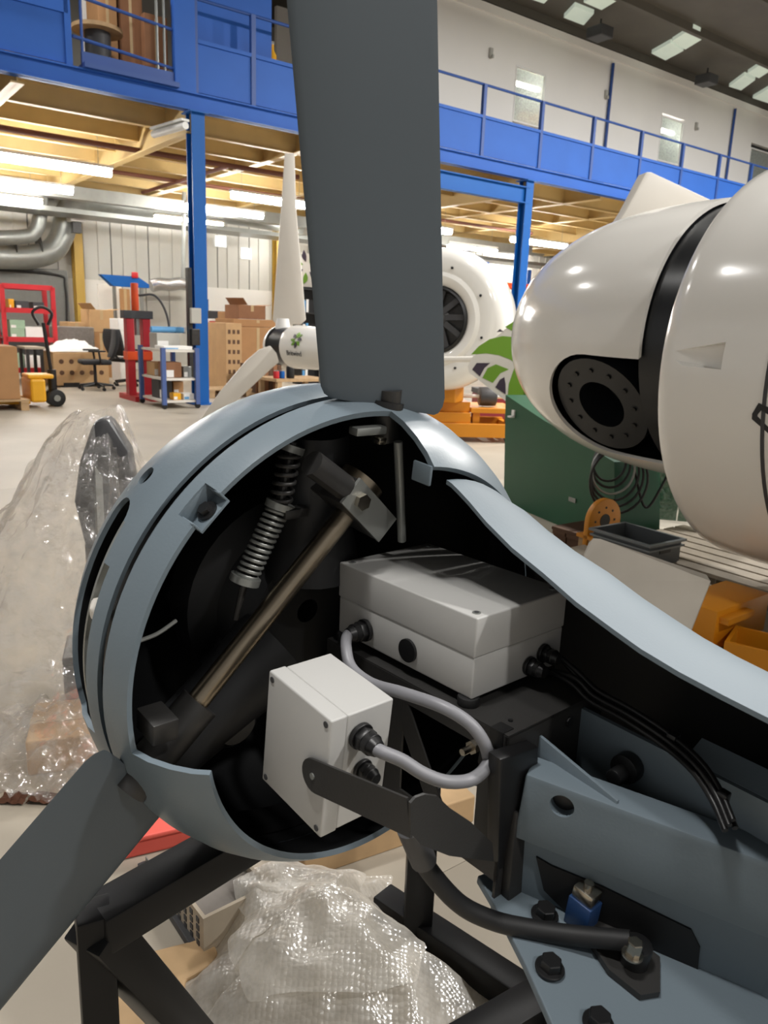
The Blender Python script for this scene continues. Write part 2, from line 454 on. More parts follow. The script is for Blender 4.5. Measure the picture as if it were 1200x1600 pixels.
# guard rail with sheet infill
ZR = 5.56
ug0 = wp(112, 30, 0)[0]; ug1 = wp(290, 60, 0)[0]
MB().tube([(ug1, 0.02, ZR), (32, 0.02, ZR)], 0.024, 8).build('hand_rail', M['blue_dark'], mz)
for x, y in ((304, 60), (395, 70), (560, 110), (660, 110), (757, 150), (847, 180), (928, 200), (1002, 225), (1066, 245), (1123, 262), (1172, 280)):
    u = wp(x, y, 0)[0]
    MB().b2((u - 0.035, -0.03, ZD), (u + 0.035, 0.04, ZR)).build('rail_post', M['blue_dark'], mz, 0)
ups = [wp(x, y, 0)[0] for x, y in ((304, 60), (395, 70), (560, 110), (660, 110), (757, 150), (847, 180), (928, 200), (1002, 225), (1066, 245), (1123, 262), (1172, 280))]
ups += [ups[-1] + 1.6 * k for k in range(1, 8)]
for a, b in zip(ups, ups[1:]):
    p = MB(); p.b2((a + 0.03, -0.005, ZD + 0.02), (b - 0.03, 0.012, 5.0)); p.b2((a + 0.03, -0.03, 5.0), (b - 0.03, 0.04, 5.05))
    p.build('infill_panel', M['blue'], mz, 0)
# left of the loading bay: tall sheet panel, then the bay rails
p = MB(); p.b2((-9, -0.005, ZD + 0.02), (ug0 - 0.05, 0.012, 5.3)); p.b2((-9, -0.03, 4.95), (ug0 - 0.05, 0.04, 5.3))
p.build('infill_panel', M['blue'], mz, 0)
MB().b2((ug0 - 0.1, -0.03, ZD), (ug0 - 0.02, 0.05, 5.9)).build('rail_post', M['blue'], mz, 0)
g = MB()
for z in (5.2, 4.72): g.tube([(ug0, 0.02, z), (ug1, 0.02, z - 0.12)], 0.022, 8)
g.tube([(ug0 + 0.12, 0.02, 4.4), (ug0 + 0.12, 0.02, 5.2)], 0.02, 8)
g.b2((ug0 + 0.1, -0.02, ZD + 0.03), (ug1 - 0.15, 0.04, 4.56)); g.b2((ug0 + 0.1, -0.12, ZD + 0.0), (ug1 - 0.15, 0.2, 4.42))
g.build('loading_gate', M['blue_dark'], mz)
g = MB(); g.b2((ug1 - 0.18, -0.05, ZD), (ug1 + 0.12, 0.06, 5.95)); g.b2((ug1 + 0.12, 0.3, ZD), (ug1 + 1.5, 0.34, 6.0))
g.build('gate_frame', M['blue'], mz, 0)
g = MB(); g.tube([(ug1 - 0.4, 0.02, 4.5), (ug1 - 0.4, 0.02, 5.5)], 0.018, 8); g.tube([(ug1 - 0.3, 0.02, 4.5), (ug1 - 0.3, 0.02, 5.5)], 0.018, 8)
g.build('gate_upright', M['galv'], mz)

# white office wall on the mezzanine with three windows
VW, ZT = 1.6, 7.62
ww = struct('wall_mezzanine', HALL)
wr = [prect(803, 851, 108, 196, VW), prect(1030, 1066, 184, 256, VW), prect(1168, 1204, 234, 302, VW)]
uS = wp(560, 60, VW)[0]; edges = [uS]
MB().b2((uS, VW, ZD), (34, VW + 0.12, min(r[2] for r in wr))).build('wall_base', M['wall_white'], ww, 0)
MB().b2((uS, VW, max(r[3] for r in wr)), (34, VW + 0.12, ZT)).build('wall_head', M['wall_white'], ww, 0)
zlo, zhi = min(r[2] for r in wr), max(r[3] for r in wr)
us = uS
for r in wr + [(34, 34, 0, 0)]:
    MB().b2((us, VW, zlo), (r[0], VW + 0.12, zhi)).build('wall_bay', M['wall_white'], ww, 0)
    us = r[1]
MB().b2((uS, VW - 0.04, ZT - 0.16), (34, VW, ZT)).build('eaves_strip', M['wall_white'], ww, 0)
for x, y in ((953, 160), (1142, 228)):
    u = wp(x, y, VW - 0.06)[0]
    MB().tube([(u, VW - 0.05, ZD), (u, VW - 0.05, ZT - 0.25)], 0.035, 8).build('rain_pipe', M['blue_dark'], ww)
for x, y in ((766, 80), (946, 145), (1087, 195)):
    u, z = wp(x, y, VW)
    m_ = MB(); m_.b2((u - 0.04, VW - 0.05, z - 0.12), (u + 0.04, VW, z + 0.05)); m_.b2((u - 0.02, VW - 0.1, z - 0.14), (u + 0.02, VW, z - 0.08))
    m_.build('wall_bracket', M['grey_panel'], ww, 0)
MB().b2((uS, VW + 3.0, ZD), (34, VW + 3.1, ZT)).build('office_back_wall', M['wall_white'], ww, 0)
for k, r in enumerate(wr):
    w_ = struct('window_%d' % (k + 1), HALL)
    m_ = MB()
    for (a, b) in (((r[0], r[2]), (r[0] + 0.03, r[3])), ((r[1] - 0.03, r[2]), (r[1], r[3])), ((r[0] + 0.03, r[2]), (r[1] - 0.03, r[2] + 0.03)), ((r[0] + 0.03, r[3] - 0.03), (r[1] - 0.03, r[3]))):
        m_.b2((a[0], VW - 0.01, a[1]), (b[0], VW + 0.1, b[1]))
    m_.build('window_frame', M['white'], w_, 0)
    MB().b2((r[0] + 0.03, VW + 0.05, r[2] + 0.03), (r[1] - 0.03, VW + 0.06, r[3] - 0.03)).build('window_pane', film('window_glass_%d' % k, (206, 212, 206), 0.42, 0.05, 0.9), w_, 0)
    if k < 2:
        m_ = MB().b2((r[0] + 0.25, VW + 0.5, r[3] - 0.16), (r[1] + 0.35, VW + 0.6, r[3] - 0.1))
        t_ = thing('office_tube_light', ('lit tube light seen through the first office window on the mezzanine', 'lit tube light seen through the second office window on the mezzanine')[k], 'light', HALL)
        m_.build('tube', M['tube'], t_, 0)
        MB().b2((r[0] + 0.23, VW + 0.48, r[3] - 0.1), (r[1] + 0.37, VW + 0.62, r[3] - 0.06)).build('housing', M['fixture'], t_, 0)
u, z = wp(830, 188, VW + 0.4)
b_ = thing('orange_office_box', 'small orange box seen through the first office window upstairs', 'box', frame(hall(u, VW + 0.45, ZD + 0.04), RW))
MB().b2((-0.22, -0.1, z - ZD - 0.3), (0.22, 0.2, z - ZD + 0.1)).build('body', M['orange'], b_, 0, 0.01)
m_ = MB(); m_.b2((-0.25, -0.12, 0), (-0.2, -0.07, z - ZD - 0.3)); m_.b2((0.2, -0.12, 0), (0.25, -0.07, z - ZD - 0.3)); m_.b2((-0.25, 0.2, 0), (0.25, 0.24, z - ZD - 0.3)); m_.b2((-0.3, -0.15, z - ZD - 0.34), (0.3, 0.25, z - ZD - 0.3))
m_.build('desk', M['grey_panel'], b_, 0)
# grey end wall behind the mezzanine storage
we = struct('wall_storage', HALL)
MB().b2((-9, 6.2, ZD), (uS + 1.5, 6.3, ZT + 1)).build('plaster', M['grey_panel'], we, 0)

# roof: dark sheet, purlins, skylight strips
rf = struct('ceiling', HALL)
ZF = ZT + 0.02
ro = MB().b2((-15, -24, ZF + 0.16), (34, VW + 6, ZF + 0.22)); ro.build('roof_sheet', M['roof'], rf, 0)
pu = MB().b2((-15, -0.05, ZF + 0.0), (34, 0.05, ZF + 0.16)).build('purlin', M['roof'], rf, 0)
pu.matrix_basis = Matrix.Translation((0, VW, 0))
for k in range(1, 14):
    link_copy(pu, rf, Matrix.Translation((0, VW - 1.8 * k, 0)))
def roofpt(x, y):
    p = pz(x, y, ZF + 0.1); return ((p - P0).dot(U), (p - P0).dot(V))
sky = [((1018, 82), (1040, 93), (1068, 78), (1048, 65)), ((1050, 63), (1071, 76), (1107, 54), (1083, 42)),
       ((881, 26), (912, 38), (928, 20), (898, 8)), ((912, 2), (940, 14), (970, -4), (945, -14)),
       ((1139, 134), (1158, 140), (1180, 124), (1163, 116)), ((1168, 113), (1186, 121), (1214, 103), (1195, 95)),
       ((1176, 152), (1200, 160), (1226, 142), (1206, 134)), ((815, -8), (850, 4), (866, -12), (832, -22))]
for q in sky:
    pts = [roofpt(*c) for c in q]
    m_ = MB(); m_.add([(a, b, ZF + 0.08) for a, b in pts] + [(a, b, ZF + 0.159) for a, b in pts], [(0, 1, 2, 3), (7, 6, 5, 4), (0, 4, 5, 1), (1, 5, 6, 2), (2, 6, 7, 3), (3, 7, 4, 0)])
    m_.build('skylight', M['skylight'], rf, 0)
for x, y in ((940, 22), (1107, 100)):
    a, b = roofpt(x, y)
    h_ = thing('high_bay_fitting', 'unlit grey lamp box hanging %s under the dark roof' % ('by the skylight nearer the picture top' if x < 1000 else 'between the skylight strips to its sides'), 'lamp', HALL, 'unlit roof lamps')
    MB().b2((a - 0.2, b - 0.2, ZF - 0.36), (a + 0.2, b + 0.2, ZF - 0.15)).build('body', M['dark_grey'], h_, 0, 0.02)
    MB().tube([(a, b, ZF - 0.16), (a, b, ZF + 0.01)], 0.02, 8).build('hanger', M['dark_steel'], h_)

# tube lights under the mezzanine
ZL = 3.6
tubes = [((-60, 238), (175, 270), 'longest lit tube light, highest of the three at the far end by the duct'),
         ((-90, 276), (118, 297), 'middle one of the three lit tube lights stacked near the duct'),
         ((-110, 300), (73, 313), 'lowest of the three lit tube lights near the duct'),
         ((292, 323), (410, 338), 'lit tube light passing behind the blue column, middle row'),
         ((368, 304), (475, 323), 'lit tube light behind the upright white blade tip, front row'),
         ((240, 341), (350, 352), 'lit tube light behind the blue column, rearmost row'),
         ((640, 356), (712, 362), 'short stretch of tube light beside the big grey blade, front row'),
         ((700, 383), (775, 392), 'lit tube light above the white ring-shaped housing'),
         ((802, 374), (882, 386), 'lit tube light above the white spinner nose'),
         ((776, 409), (835, 417), 'small lit tube light crossing behind the second blue column'),
         ((440, 370), (478, 372), 'short lit tube light low beside the upright white blade'),
         ((240, 210), (290, 196), 'unlit pale tube fitting high under the cream deck by the blue column')]
for (a, b, lab) in tubes:
    z_ = ZL if a != (240, 210) else 3.85
    p, q = pz(a[0], a[1], z_), pz(b[0], b[1], z_)
    pu_, pv_ = (p - P0).dot(U), (p - P0).dot(V); qu, qv = (q - P0).dot(U), (q - P0).dot(V)
    if qv < 0.6 or pv_ > 9.4:
        pass
    t_ = thing('tube_light', lab, 'light', HALL, 'tube lights under the mezzanine')
    vm = (pv_ + qv) / 2
    if z_ != ZL:
        MB().tube([(pu_, pv_, z_), (qu, qv, z_)], 0.05, 12).build('tube', M['fixture'], t_); MB().bar((pu_, pv_, z_ + 0.07), (qu, qv, z_ + 0.07), 0.12, 0.03).build('housing', M['fixture'], t_, 0)
        continue
    MB().tube([(pu_, vm, z_), (qu, vm, z_)], 0.065, 12).build('tube', M['tube'], t_)
    MB().b2((pu_ - 0.03, vm - 0.07, z_ + 0.066), (qu + 0.03, vm + 0.07, z_ + 0.11)).build('housing', M['fixture'], t_, 0)
    for uu in (pu_ + 0.2, qu - 0.2): MB().tube([(uu, vm, z_ + 0.1), (uu, vm, 4.36)], 0.004, 6).build('hanging_wire', M['galv'], t_)

# two small daylit panes high in the back wall
for k, (x0, x1, y0, y1) in enumerate(((337, 353, 369, 385), (377, 392, 388, 404))):
    u0, u1, z0, z1 = prect(x0, x1, y0, y1, VB - 0.03)
    w_ = struct('window_%d' % (k + 4), HALL)
    MB().b2((u0, VB - 0.05, z0), (u1, VB - 0.02, z1)).build('window_pane', mat('daylit_pane', (250, 252, 255), 0.4, 0, 0, 1, emit=1.3), w_, 0)
    MB().b2((u0 - 0.03, VB - 0.045, z0 - 0.03), (u1 + 0.03, VB - 0.012, z0)).build('window_sill', M['white'], w_, 0)

# ================================================================== THE GREY TURBINE HEAD
wt = thing('wind_turbine', 'blue-grey wind turbine head with open cowl, grey blades and two grey electrical boxes', 'wind turbine', NM)

def shell_profile(outer, t):
    """closed loop: outer line, then the same line moved inwards by t"""
    inn = []
    for i, (x, r) in enumerate(outer):
        x0, r0 = outer[max(i - 1, 0)]; x1, r1 = outer[min(i + 1, len(outer) - 1)]
        d = Vector((x1 - x0, r1 - r0)).normalized(); n = Vector((-d.y, d.x))
        if n.y > 0 or (abs(n.y) < 1e-6 and n.x * x < 0): n = -n
        if n.y > 0: n = -n
        inn.append((x + n.x * t, max(r + n.y * t, 0.0005)))
    return outer + inn[::-1], len(outer)

# spinner nose
prof = [(-0.016, 0.359), (-0.03, 0.363), (-0.06, 0.366), (-0.09, 0.362), (-0.12, 0.352), (-0.15, 0.338), (-0.19, 0.312), (-0.23, 0.278),
        (-0.27, 0.235), (-0.31, 0.182), (-0.34, 0.13), (-0.36, 0.075), (-0.37, 0.02)]
lp, no = shell_profile(prof, 0.007)
sp = MB().lathe(lp, 120, mfun=lambda j: 0 if j < no or j >= len(lp) - 1 else 1).build('spinner_nose', [M['paint_gloss'], M['black_in']], wt, 40)
def wedge(a0, a1, t0, t1, r0, r1, n=16):
    return MB().lathe([(a0, r0), (a0, r1), (a1, r1), (a1, r0)], n, t0=rad(t0), t1=rad(t1), ends=True)
cut(sp, wedge(-0.112, -0.054, -66.5, -57, 0.28, 0.45))
cut(sp, wedge(-0.112, -0.040, -104, -66, 0.28, 0.45, 20))
def radial(th, a, r=0.0):
    t = rad(th); d = Vector((0, math.sin(t), math.cos(t))); tg = Vector((0, math.cos(t), -math.sin(t)))
    return axes(Vector((a, 0, 0)) + d * r, (1, 0, 0), tg, d)   # local x = aft, y = tangent, z = outwards
for th in (-57,):
    cut(sp, MB().cyl((0, 0, 0.36), 0.027, 0.2, 20, radial(th, -0.085)))
cut(sp, MB().cyl((0, 0, 0.372), 0.014, 0.04, 16, radial(-47, -0.085)))
MB().cyl((0, 0, 0.345), 0.015, 0.006, 16, radial(-47, -0.085)).build('bolt_well', M['black'], sp)
MB().lathe([(-0.082, 0.352), (-0.077, 0.352), (-0.077, 0.335), (-0.082, 0.335)], 60, t0=rad(-110), t1=rad(-45)).build('inner_rib', M['galv'], wt)
MB().lathe([(-0.018, 0.0), (-0.015, 0.014), (0.0, 0.017), (0.012, 0.014), (0.018, 0.0)], 14, radial(-76, -0.055, 0.345) @ Matrix.Rotation(-PI / 2, 4, 'Y'), closed=False).build('spigot', M['white_matt'], wt)
# dark drum behind the gap
MB().lathe([(-0.03, 0.346), (0.02, 0.346), (0.02, 0.336), (-0.03, 0.336)], 96).build('gap_seal', M['black'], wt)

# ring behind the gap; its upper near quarter is cut back where the cover was taken off
r1o = [(0.0, 0.358), (0.006, 0.361), (0.03, 0.357), (0.052, 0.350)]
r2o = [(0.052, 0.350), (0.08, 0.342), (0.11, 0.328), (0.135, 0.312), (0.152, 0.297)]
l1, n1 = shell_profile(r1o, 0.008); l2, n2 = shell_profile(r2o, 0.008)
rg = MB().lathe(l1, 120, mfun=lambda j: 0 if j < n1 or j >= len(l1) - 1 else 1)
ring = rg.build('rear_ring', [M['paint_gloss'], M['black_in']], wt, 40)
r2 = MB().lathe(l2, 90, t0=rad(5), t1=rad(259), mfun=lambda j: 0 if j < n2 or j >= len(l2) - 1 else 1, ends=True).build('ring_skirt', [M['paint_gloss'], M['black_in']], wt, 40)
# bolt pocket in the ring
pk = radial(-46, 0.033)
cut(ring, MB().box((0.014, 0, 0.352), (0.044, 0.05, 0.034), pk))
pm = MB(); pm.box((0.003, 0, 0.333), (0.034, 0.052, 0.004)); pm.box((-0.009, 0, 0.344), (0.003, 0.052, 0.022)); pm.box((0.005, 0.0245, 0.342), (0.028, 0.003, 0.018)); pm.box((0.005, -0.0245, 0.342), (0.028, 0.003, 0.018))
po = pm.build('bolt_pocket', M['paint'], ring, 30, 0.001); po.matrix_basis = pk
bt = MB(); bt.cyl((0.004, 0, 0.336), 0.0135, 0.006, 20); bt.cyl((0.004, 0, 0.341), 0.009, 0.008, 6)
bo = bt.build('bolt', M['black'], ring); bo.matrix_basis = pk
# far-side tab at the cut
MB().b2((0.115, 0.022, 0.268), (0.15, 0.027, 0.296)).build('joint_tab', M['paint'], wt, 30, 0.002)

# blades
def blade(c0, c1, chord_dir, chord, r_in, flat, name, skew=0.0, twist=0.0):
    c0 = Vector(c0); span = (Vector(c1) - c0); L = span.length; span.normalize()
    cd = Vector(chord_dir); cd = (cd - span * cd.dot(span)).normalized(); nd = span.cross(cd).normalized()
    n = 28; sec = []
    for k in range(n):
        a = 2 * PI * k / n; x = 0.5 * math.cos(a)     # x=-0.5 leading (thick), +0.5 trailing
        th = 0.075 * (1 - (x + 0.5)) ** 0.6 + 0.01
        sec.append((x, th * math.sin(a) * (1.0 if math.sin(a) > 0 else 0.55) + 0.03 * (0.25 - x * x)))
    mb = MB(); vs = []; rows = [(-0.001, 0.80), (0.0, 0.88), (0.008, 0.96), (0.02, 1.0)] + [(L * t, 1 - 0.03 * t) for t in (0.12, 0.25, 0.4, 0.55, 0.7, 0.85, 1.0)]
    for (d, sc) in rows:
        ca = math.cos(twist * d / L); sa = math.sin(twist * d / L)
        for (x, y) in sec:
            xx, yy = x * chord * sc, y * chord * sc
            X, Y = xx * ca - yy * sa, xx * sa + yy * ca
            fade = max(0, 1 - d / (0.35 * L))
            vs.append(c0 + span * (d + skew * x * chord * fade) + cd * X + nd * Y)
    R = len(rows)
    fs = [(i * n + k, i * n + (k + 1) % n, (i + 1) * n + (k + 1) % n, (i + 1) * n + k) for i in range(R - 1) for k in range(n)]
    fs += [tuple(range(n - 1, -1, -1)), tuple((R - 1) * n + k for k in range(n))]
    mb.add(vs, fs)
    return mb.build(name, M['paint_blade'], wt, 35)

be = rad(11)
TOP0 = on(604, 634, 0, 0.03); TOP1 = on(571, 0, 0, 0.03)
dirT = (TOP1 - TOP0).normalized()
bl = blade(TOP0, TOP0 + dirT * 1.35, Vector((math.sin(be), math.cos(be), 0)), 0.198, 0, 0, 'blade', skew=-0.30)
st = MB(); st.tube([(0.024, 0.05, 0.30), (0.024, 0.046, 0.33), (0.026, 0.044, 0.375)], 0.02, 20)
st.build('blade_stem', M['dark_steel'], bl)
MB().cyl((0, 0, 0.350), 0.028, 0.02, 24, radial(7, 0.022)).build('blade_seal', M['black'], bl)
th2 = rad(-122); t2 = Vector((0, math.cos(th2), -math.sin(th2)))
LOW0 = on(216, 1212, 0, 0.02); LOW1 = on(-10, 1480, 0, 0.02)
dirL = (LOW1 - LOW0).normalized()
bl2 = blade(LOW0, LOW0 + dirL * 0.95, t2 * math.cos(be) + Vector((1, 0, 0)) * math.sin(be), 0.205, 0, 0, 'blade', skew=-0.1)
MB().tube([LOW0 - dirL * 0.12, LOW0 + dirL * 0.02], 0.028, 18).build('blade_stem', M['dark_steel'], bl2)

# cowl: far half of the nacelle cover, cut along the middle
hp = [(0.155, 0.276), (0.165, 0.274), (0.18, 0.268), (0.2, 0.259), (0.233, 0.242), (0.28, 0.223), (0.334, 0.208), (0.384, 0.192), (0.439, 0.18), (0.474, 0.173), (0.521, 0.168), (0.57, 0.166), (0.63, 0.165), (0.8, 0.163), (1.15, 0.16)]
cv = []; NP = 34
for (a, h) in hp:
    w = 0.245 - 0.03 * min(1, max(0, (a - 0.2) / 0.6)); ex = 2.0 + 0.6 * min(1, max(0, (a - 0.15) / 0.2))
    if a < 0.2: w = h - 0.038 + 0.05 * (a - 0.155)
    for side in (0, 1):
        row = []
        for k in range(NP):
            ph = PI * 0.86 * k / (NP - 1)
            sx = abs(math.sin(ph)) ** (2 / ex); cz = math.copysign(abs(math.cos(ph)) ** (2 / ex), math.cos(ph))
            W_, H_ = w - 0.006 * side, h - 0.006 * side
            row.append(Vector((a, W_ * sx + 0.05, H_ * cz)))
        cv.append(row)
mb = MB(); nr = len(hp)
vid = lambda i, s_, k: (i * 2 + s_) * NP + k
mb.v = [p for row in cv for p in row]
for i in range(nr - 1):
    for k in range(NP - 1):
        mb.f.append((vid(i, 0, k), vid(i + 1, 0, k), vid(i + 1, 0, k + 1), vid(i, 0, k + 1))); mb.mi.append(0)
        mb.f.append((vid(i, 1, k), vid(i, 1, k + 1), vid(i + 1, 1, k + 1), vid(i + 1, 1, k))); mb.mi.append(1)
    mb.f.append((vid(i, 0, 0), vid(i, 1, 0), vid(i + 1, 1, 0), vid(i + 1, 0, 0))); mb.mi.append(0)
    mb.f.append((vid(i, 0, NP - 1), vid(i + 1, 0, NP - 1), vid(i + 1, 1, NP - 1), vid(i, 1, NP - 1))); mb.mi.append(0)
for i in (0, nr - 1):
    for k in range(NP - 1):
        mb.f.append((vid(i, 0, k), vid(i, 0, k + 1), vid(i, 1, k + 1), vid(i, 1, k))); mb.mi.append(0)
cowl = mb.build('cowl', [M['paint'], M['black_in']], wt, 50)
pt = on(742, 771, 2, 0.25)
MB().cyl(pt, 0.005, 0.012, 12).build('fixing_hole', M['black'], cowl)
pt = on(742, 757, 2, 0.255)
MB().box(pt, (0.006, 0.03, 0.012)).build('fixing_slot', M['paint_blade'], cowl, 30, 0.002)

# ---- electrical boxes
def box_frame(tf, y, t):
    la = Vector((-math.cos(y) * math.cos(t), -math.sin(y) * math.cos(t), math.sin(t)))
    ls = Vector((-math.sin(y), math.cos(y), 0)); lz = la.cross(ls)
    if lz.z < 0: lz = -lz
    return axes(tf, -la, ls, lz)

def gland(parent, T, s=1.0, cable=True):
    """cable gland: flange nut, hex nut and dome, pointing along local +z"""
    g = MB(); g.cyl((0, 0, 0.003 * s), 0.0165 * s, 0.006 * s, 24); g.cyl((0, 0, 0.011 * s), 0.0150 * s, 0.010 * s, 6); g.cyl((0, 0, 0.0205 * s), 0.0135 * s, 0.009 * s, 20); g.cyl((0, 0, 0.029 * s), 0.0125 * s, 0.010 * s, 20, r2=0.0095 * s)
    o = g.build('cable_gland', M['black'], parent, 35, 0.0006, seg=1); o.matrix_basis = T
    return o

TB = box_frame(Vector((0.292, -0.011, 0.144)), -0.010, -0.102)
L_, W_, H_ = 0.276, 0.184, 0.11
cb1 = MB().b2((-L_ + 0.0012, 0.0012, -H_), (-0.0012, W_ - 0.0012, -0.0540)).build('control_box', M['grey_abs'], wt, 30, 0.0025, TB, 3)
MB().b2((-L_, 0, -0.0535), (0, W_, 0)).build('lid', M['grey_abs'], cb1, 30, 0.0025, None, 3)
MB().b2((-L_ + 0.0025, 0.0025, -0.056), (-0.0025, W_ - 0.0025, -0.052)).build('seal', M['grey_abs'], cb1, 0)
for x in (-0.014, -L_ + 0.014):
    for y in (0.014, W_ - 0.014):
        MB().cyl((x, y, 0.0), 0.0055, 0.002, 16).build('screw', M['galv'], cb1); MB().cyl((x, y, 0.001), 0.003, 0.0012, 12).build('screw_slot', M['dark_grey'], cb1)
TBI = TB.inverted()
def on_box(TX, x, y, ax, val):
    """pixel ray meets a plane of the box's own frame"""
    T3 = (NM @ TX).inverted(); c = T3 @ CAMP; d = T3.to_3x3() @ ray(x, y)
    return c + d * ((val - c[ax]) / d[ax])
RXp = Matrix.Rotation(PI / 2, 4, 'X'); RYp = Matrix.Rotation(PI / 2, 4, 'Y')
g1p = on_box(TB, 572, 984, 1, 0.0)
gl1 = gland(cb1, Matrix.Translation(g1p) @ RXp, 1.0)
pp = on_box(TB, 638, 1016, 1, 0.0)
MB().cyl((pp.x, -0.0015, pp.z), 0.0165, 0.004, 28, axis='y').build('blanking_plug', M['black'], cb1)
for (x, y) in ((848, 1020), (826, 1040)):
    q = on_box(TB, x, y, 0, 0.0); gland(cb1, Matrix.Translation(q) @ RYp, 0.8)
for x in (-0.012, -L_ + 0.012):
    for y in (0.008, W_ - 0.02):
        MB().cyl((x, y, -H_ - 0.006), 0.0145, 0.012, 20).build('rubber_foot', M['rubber'], cb1, 30, 0.002)

TB2 = box_frame(Vector((0.269, -0.209, 0.055)), -0.013, -0.003)
L2, W2, H2 = 0.129, 0.094, 0.16
cb2 = MB().b2((-L2 + 0.001, 0.0242, -H2 + 0.001), (-0.001, W2, -0.001)).build('junction_box', M['grey_abs'], wt, 30, 0.0025, TB2, 3)
MB().b2((-L2, 0, -H2), (0, 0.024, 0)).build('lid', M['grey_abs'], cb2, 30, 0.0025, None, 3)
for x in (-0.009, -L2 + 0.009):
    for z in (-0.009, -H2 + 0.009):
        MB().cyl((x, 0.0, z), 0.004, 0.002, 12, axis='y').build('screw', M['dark_grey'], cb2)
q = on_box(TB2, 562, 1148, 0, 0.0); gland(cb2, Matrix.Translation(q) @ RYp, 1.0); G2 = NM.inverted() @ NM @ TB2 @ (q + Vector((0.03, 0, 0)))
q = on_box(TB2, 565, 1200, 0, 0.0); gland(cb2, Matrix.Translation(q) @ RYp, 0.8)

# ---- bracket carrying both boxes
br = MB().b2((-0.285, -0.012, -H_ - 0.016), (0.072, 0.185, -H_ - 0.012)).build('box_bracket', M['black_steel'], wt, 0, 0.0, TB)
zb = -H_ - 0.014
fr_ = MB()
fr_.b2((-0.285, -0.0125, zb - 0.03), (0.072, -0.009, zb)); fr_.b2((-0.285, -0.0125, zb - 0.2), (0.072, -0.009, zb - 0.165))
fr_.b2((-0.285, -0.0125, zb - 0.165), (-0.23, -0.009, zb - 0.03)); fr_.b2((0.03, -0.0125, zb - 0.165), (0.072, -0.009, zb - 0.03))
fr_.bar((-0.12, -0.0107, zb - 0.03), (-0.03, -0.0107, zb - 0.168), 0.003, 0.03, (1, 0, 0.6))
fr_.b2((-0.15, -0.0125, zb - 0.165), (-0.11, -0.009, zb - 0.03))
fr_.build('truss_plate', M['black_steel'], br, 0)
MB().b2((0.068, -0.0125, zb - 0.25), (0.072, 0.185, zb)).build('end_plate', M['black_steel'], br, 0)
MB().b2((0.072, 0.0, zb - 0.25), (0.085, 0.035, zb - 0.10)).build('end_flange', M['black_steel'], br, 30, 0.002)
MB().cyl((0.05, 0.018, zb + 0.0025), 0.003, 0.003, 10).build('plate_hole', M['black'], br)
MB().box((0.055, -0.004, zb - 0.008), (0.02, 0.02, 0.022)).build('corner_notch', M['black'], br, 0)
MB().cyl((0.073, 0.11, zb - 0.02), 0.007, 0.004, 12, axis='x').build('end_hole', M['black'], br)
# strap holding the lower box
sm = MB(); ys = -0.2135
c_ = on(490, 1212, 1, ys); e_ = on(640, 1278, 1, ys)
d_ = (e_ - c_); Ls = d_.length; d_.normalize(); up_ = Vector((-d_.z, 0, d_.x)); hs = 0.021
poly = [(Ls, -hs), (Ls, hs)] + [(0 + hs * math.cos(a), hs * math.sin(a)) for a in [PI / 2 + PI * k / 10 for k in range(11)]]
TS = axes(c_, d_, up_, (0, -1, 0))
so = sm.prism(poly, 0.003, TS).build('clamp_strap', M['black_steel'], br, 30); so.parent = wt
MB().cyl((0, 0, 0.002), 0.004, 0.002, 12, TS).build('strap_hole', M['galv'], so)
ax_ = e_.x + 0.004
gp_ = [on(x, y, 0, ax_) for x, y in ((640, 1254), (648, 1245), (662, 1240), (682, 1243), (702, 1262), (735, 1284), (768, 1316), (770, 1345), (700, 1336), (655, 1318), (640, 1300))]
MB().prism([(p.y, p.z) for p in gp_], 0.003, axes((ax_, 0, 0), (0, 1, 0), (0, 0, 1), (1, 0, 0))).build('strap_return', M['black_steel'], so, 40)

# ---- cables
g1tip = (TB @ (g1p + Vector((0, -0.034, 0))))
pts = [g1tip + Vector((0, 0.012, 0)), g1tip] + [on(x, y, 1, s) for x, y, s in ((541, 1012, -0.072), (549, 1043, -0.085), (580, 1068, -0.088), (630, 1083, -0.085), (690, 1104, -0.075), (733, 1130, -0.06), (756, 1160, -0.05), (764, 1186, -0.04))]
MB().tube(spline(pts, 8), 0.0078, 14).build('grey_cable', M['cable'], wt, 60)
pts = [G2 - Vector((0.01, 0, 0)), G2 + Vector((0.006, 0, 0))] + [on(x, y, 1, s) for x, y, s in ((628, 1188, -0.145), (660, 1208, -0.13), (695, 1221, -0.11), (730, 1220, -0.08), (752, 1208, -0.06), (766, 1188, -0.042))]
MB().tube(spline(pts, 8), 0.0078, 14).build('grey_cable', M['cable'], wt, 60)
MB().box(on(766, 1185, 1, -0.036), (0.022, 0.022, 0.018)).build('cable_clip', M['black'], wt, 30, 0.003)
b0 = on(752, 1160, 1, -0.014); b1 = on(722, 1176, 1, -0.05)
MB().tube([b0, b1], 0.0045, 12).build('earth_stud', M['steel'], wt); 
MB().tube([b0 + (b1 - b0) * 0.3, b0 + (b1 - b0) * 0.55], 0.009, 6).build('earth_nut', M['steel'], wt, 20)
for dx, dy, ds in ((0, 0, 0), (-6, 8, -0.008), (4, 12, 0.004), (-12, 16, -0.012)):
    st_ = (870, 1022) if dx >= 0 else (850, 1044)
    pts = [on(x + (dx if k else 0), y + (dy if k else 0), 1, s + ds) for k, (x, y, s) in enumerate(((st_[0], st_[1], 0.14), (905, 1052, 0.135), (935, 1080, 0.13), (990, 1110, 0.12), (1050, 1150, 0.115), (1095, 1190, 0.10), (1125, 1235, 0.09), (1145, 1282, 0.07)))]
    MB().tube(spline(pts, 6), 0.0036, 8).build('thin_cable', M['black'], wt, 60)
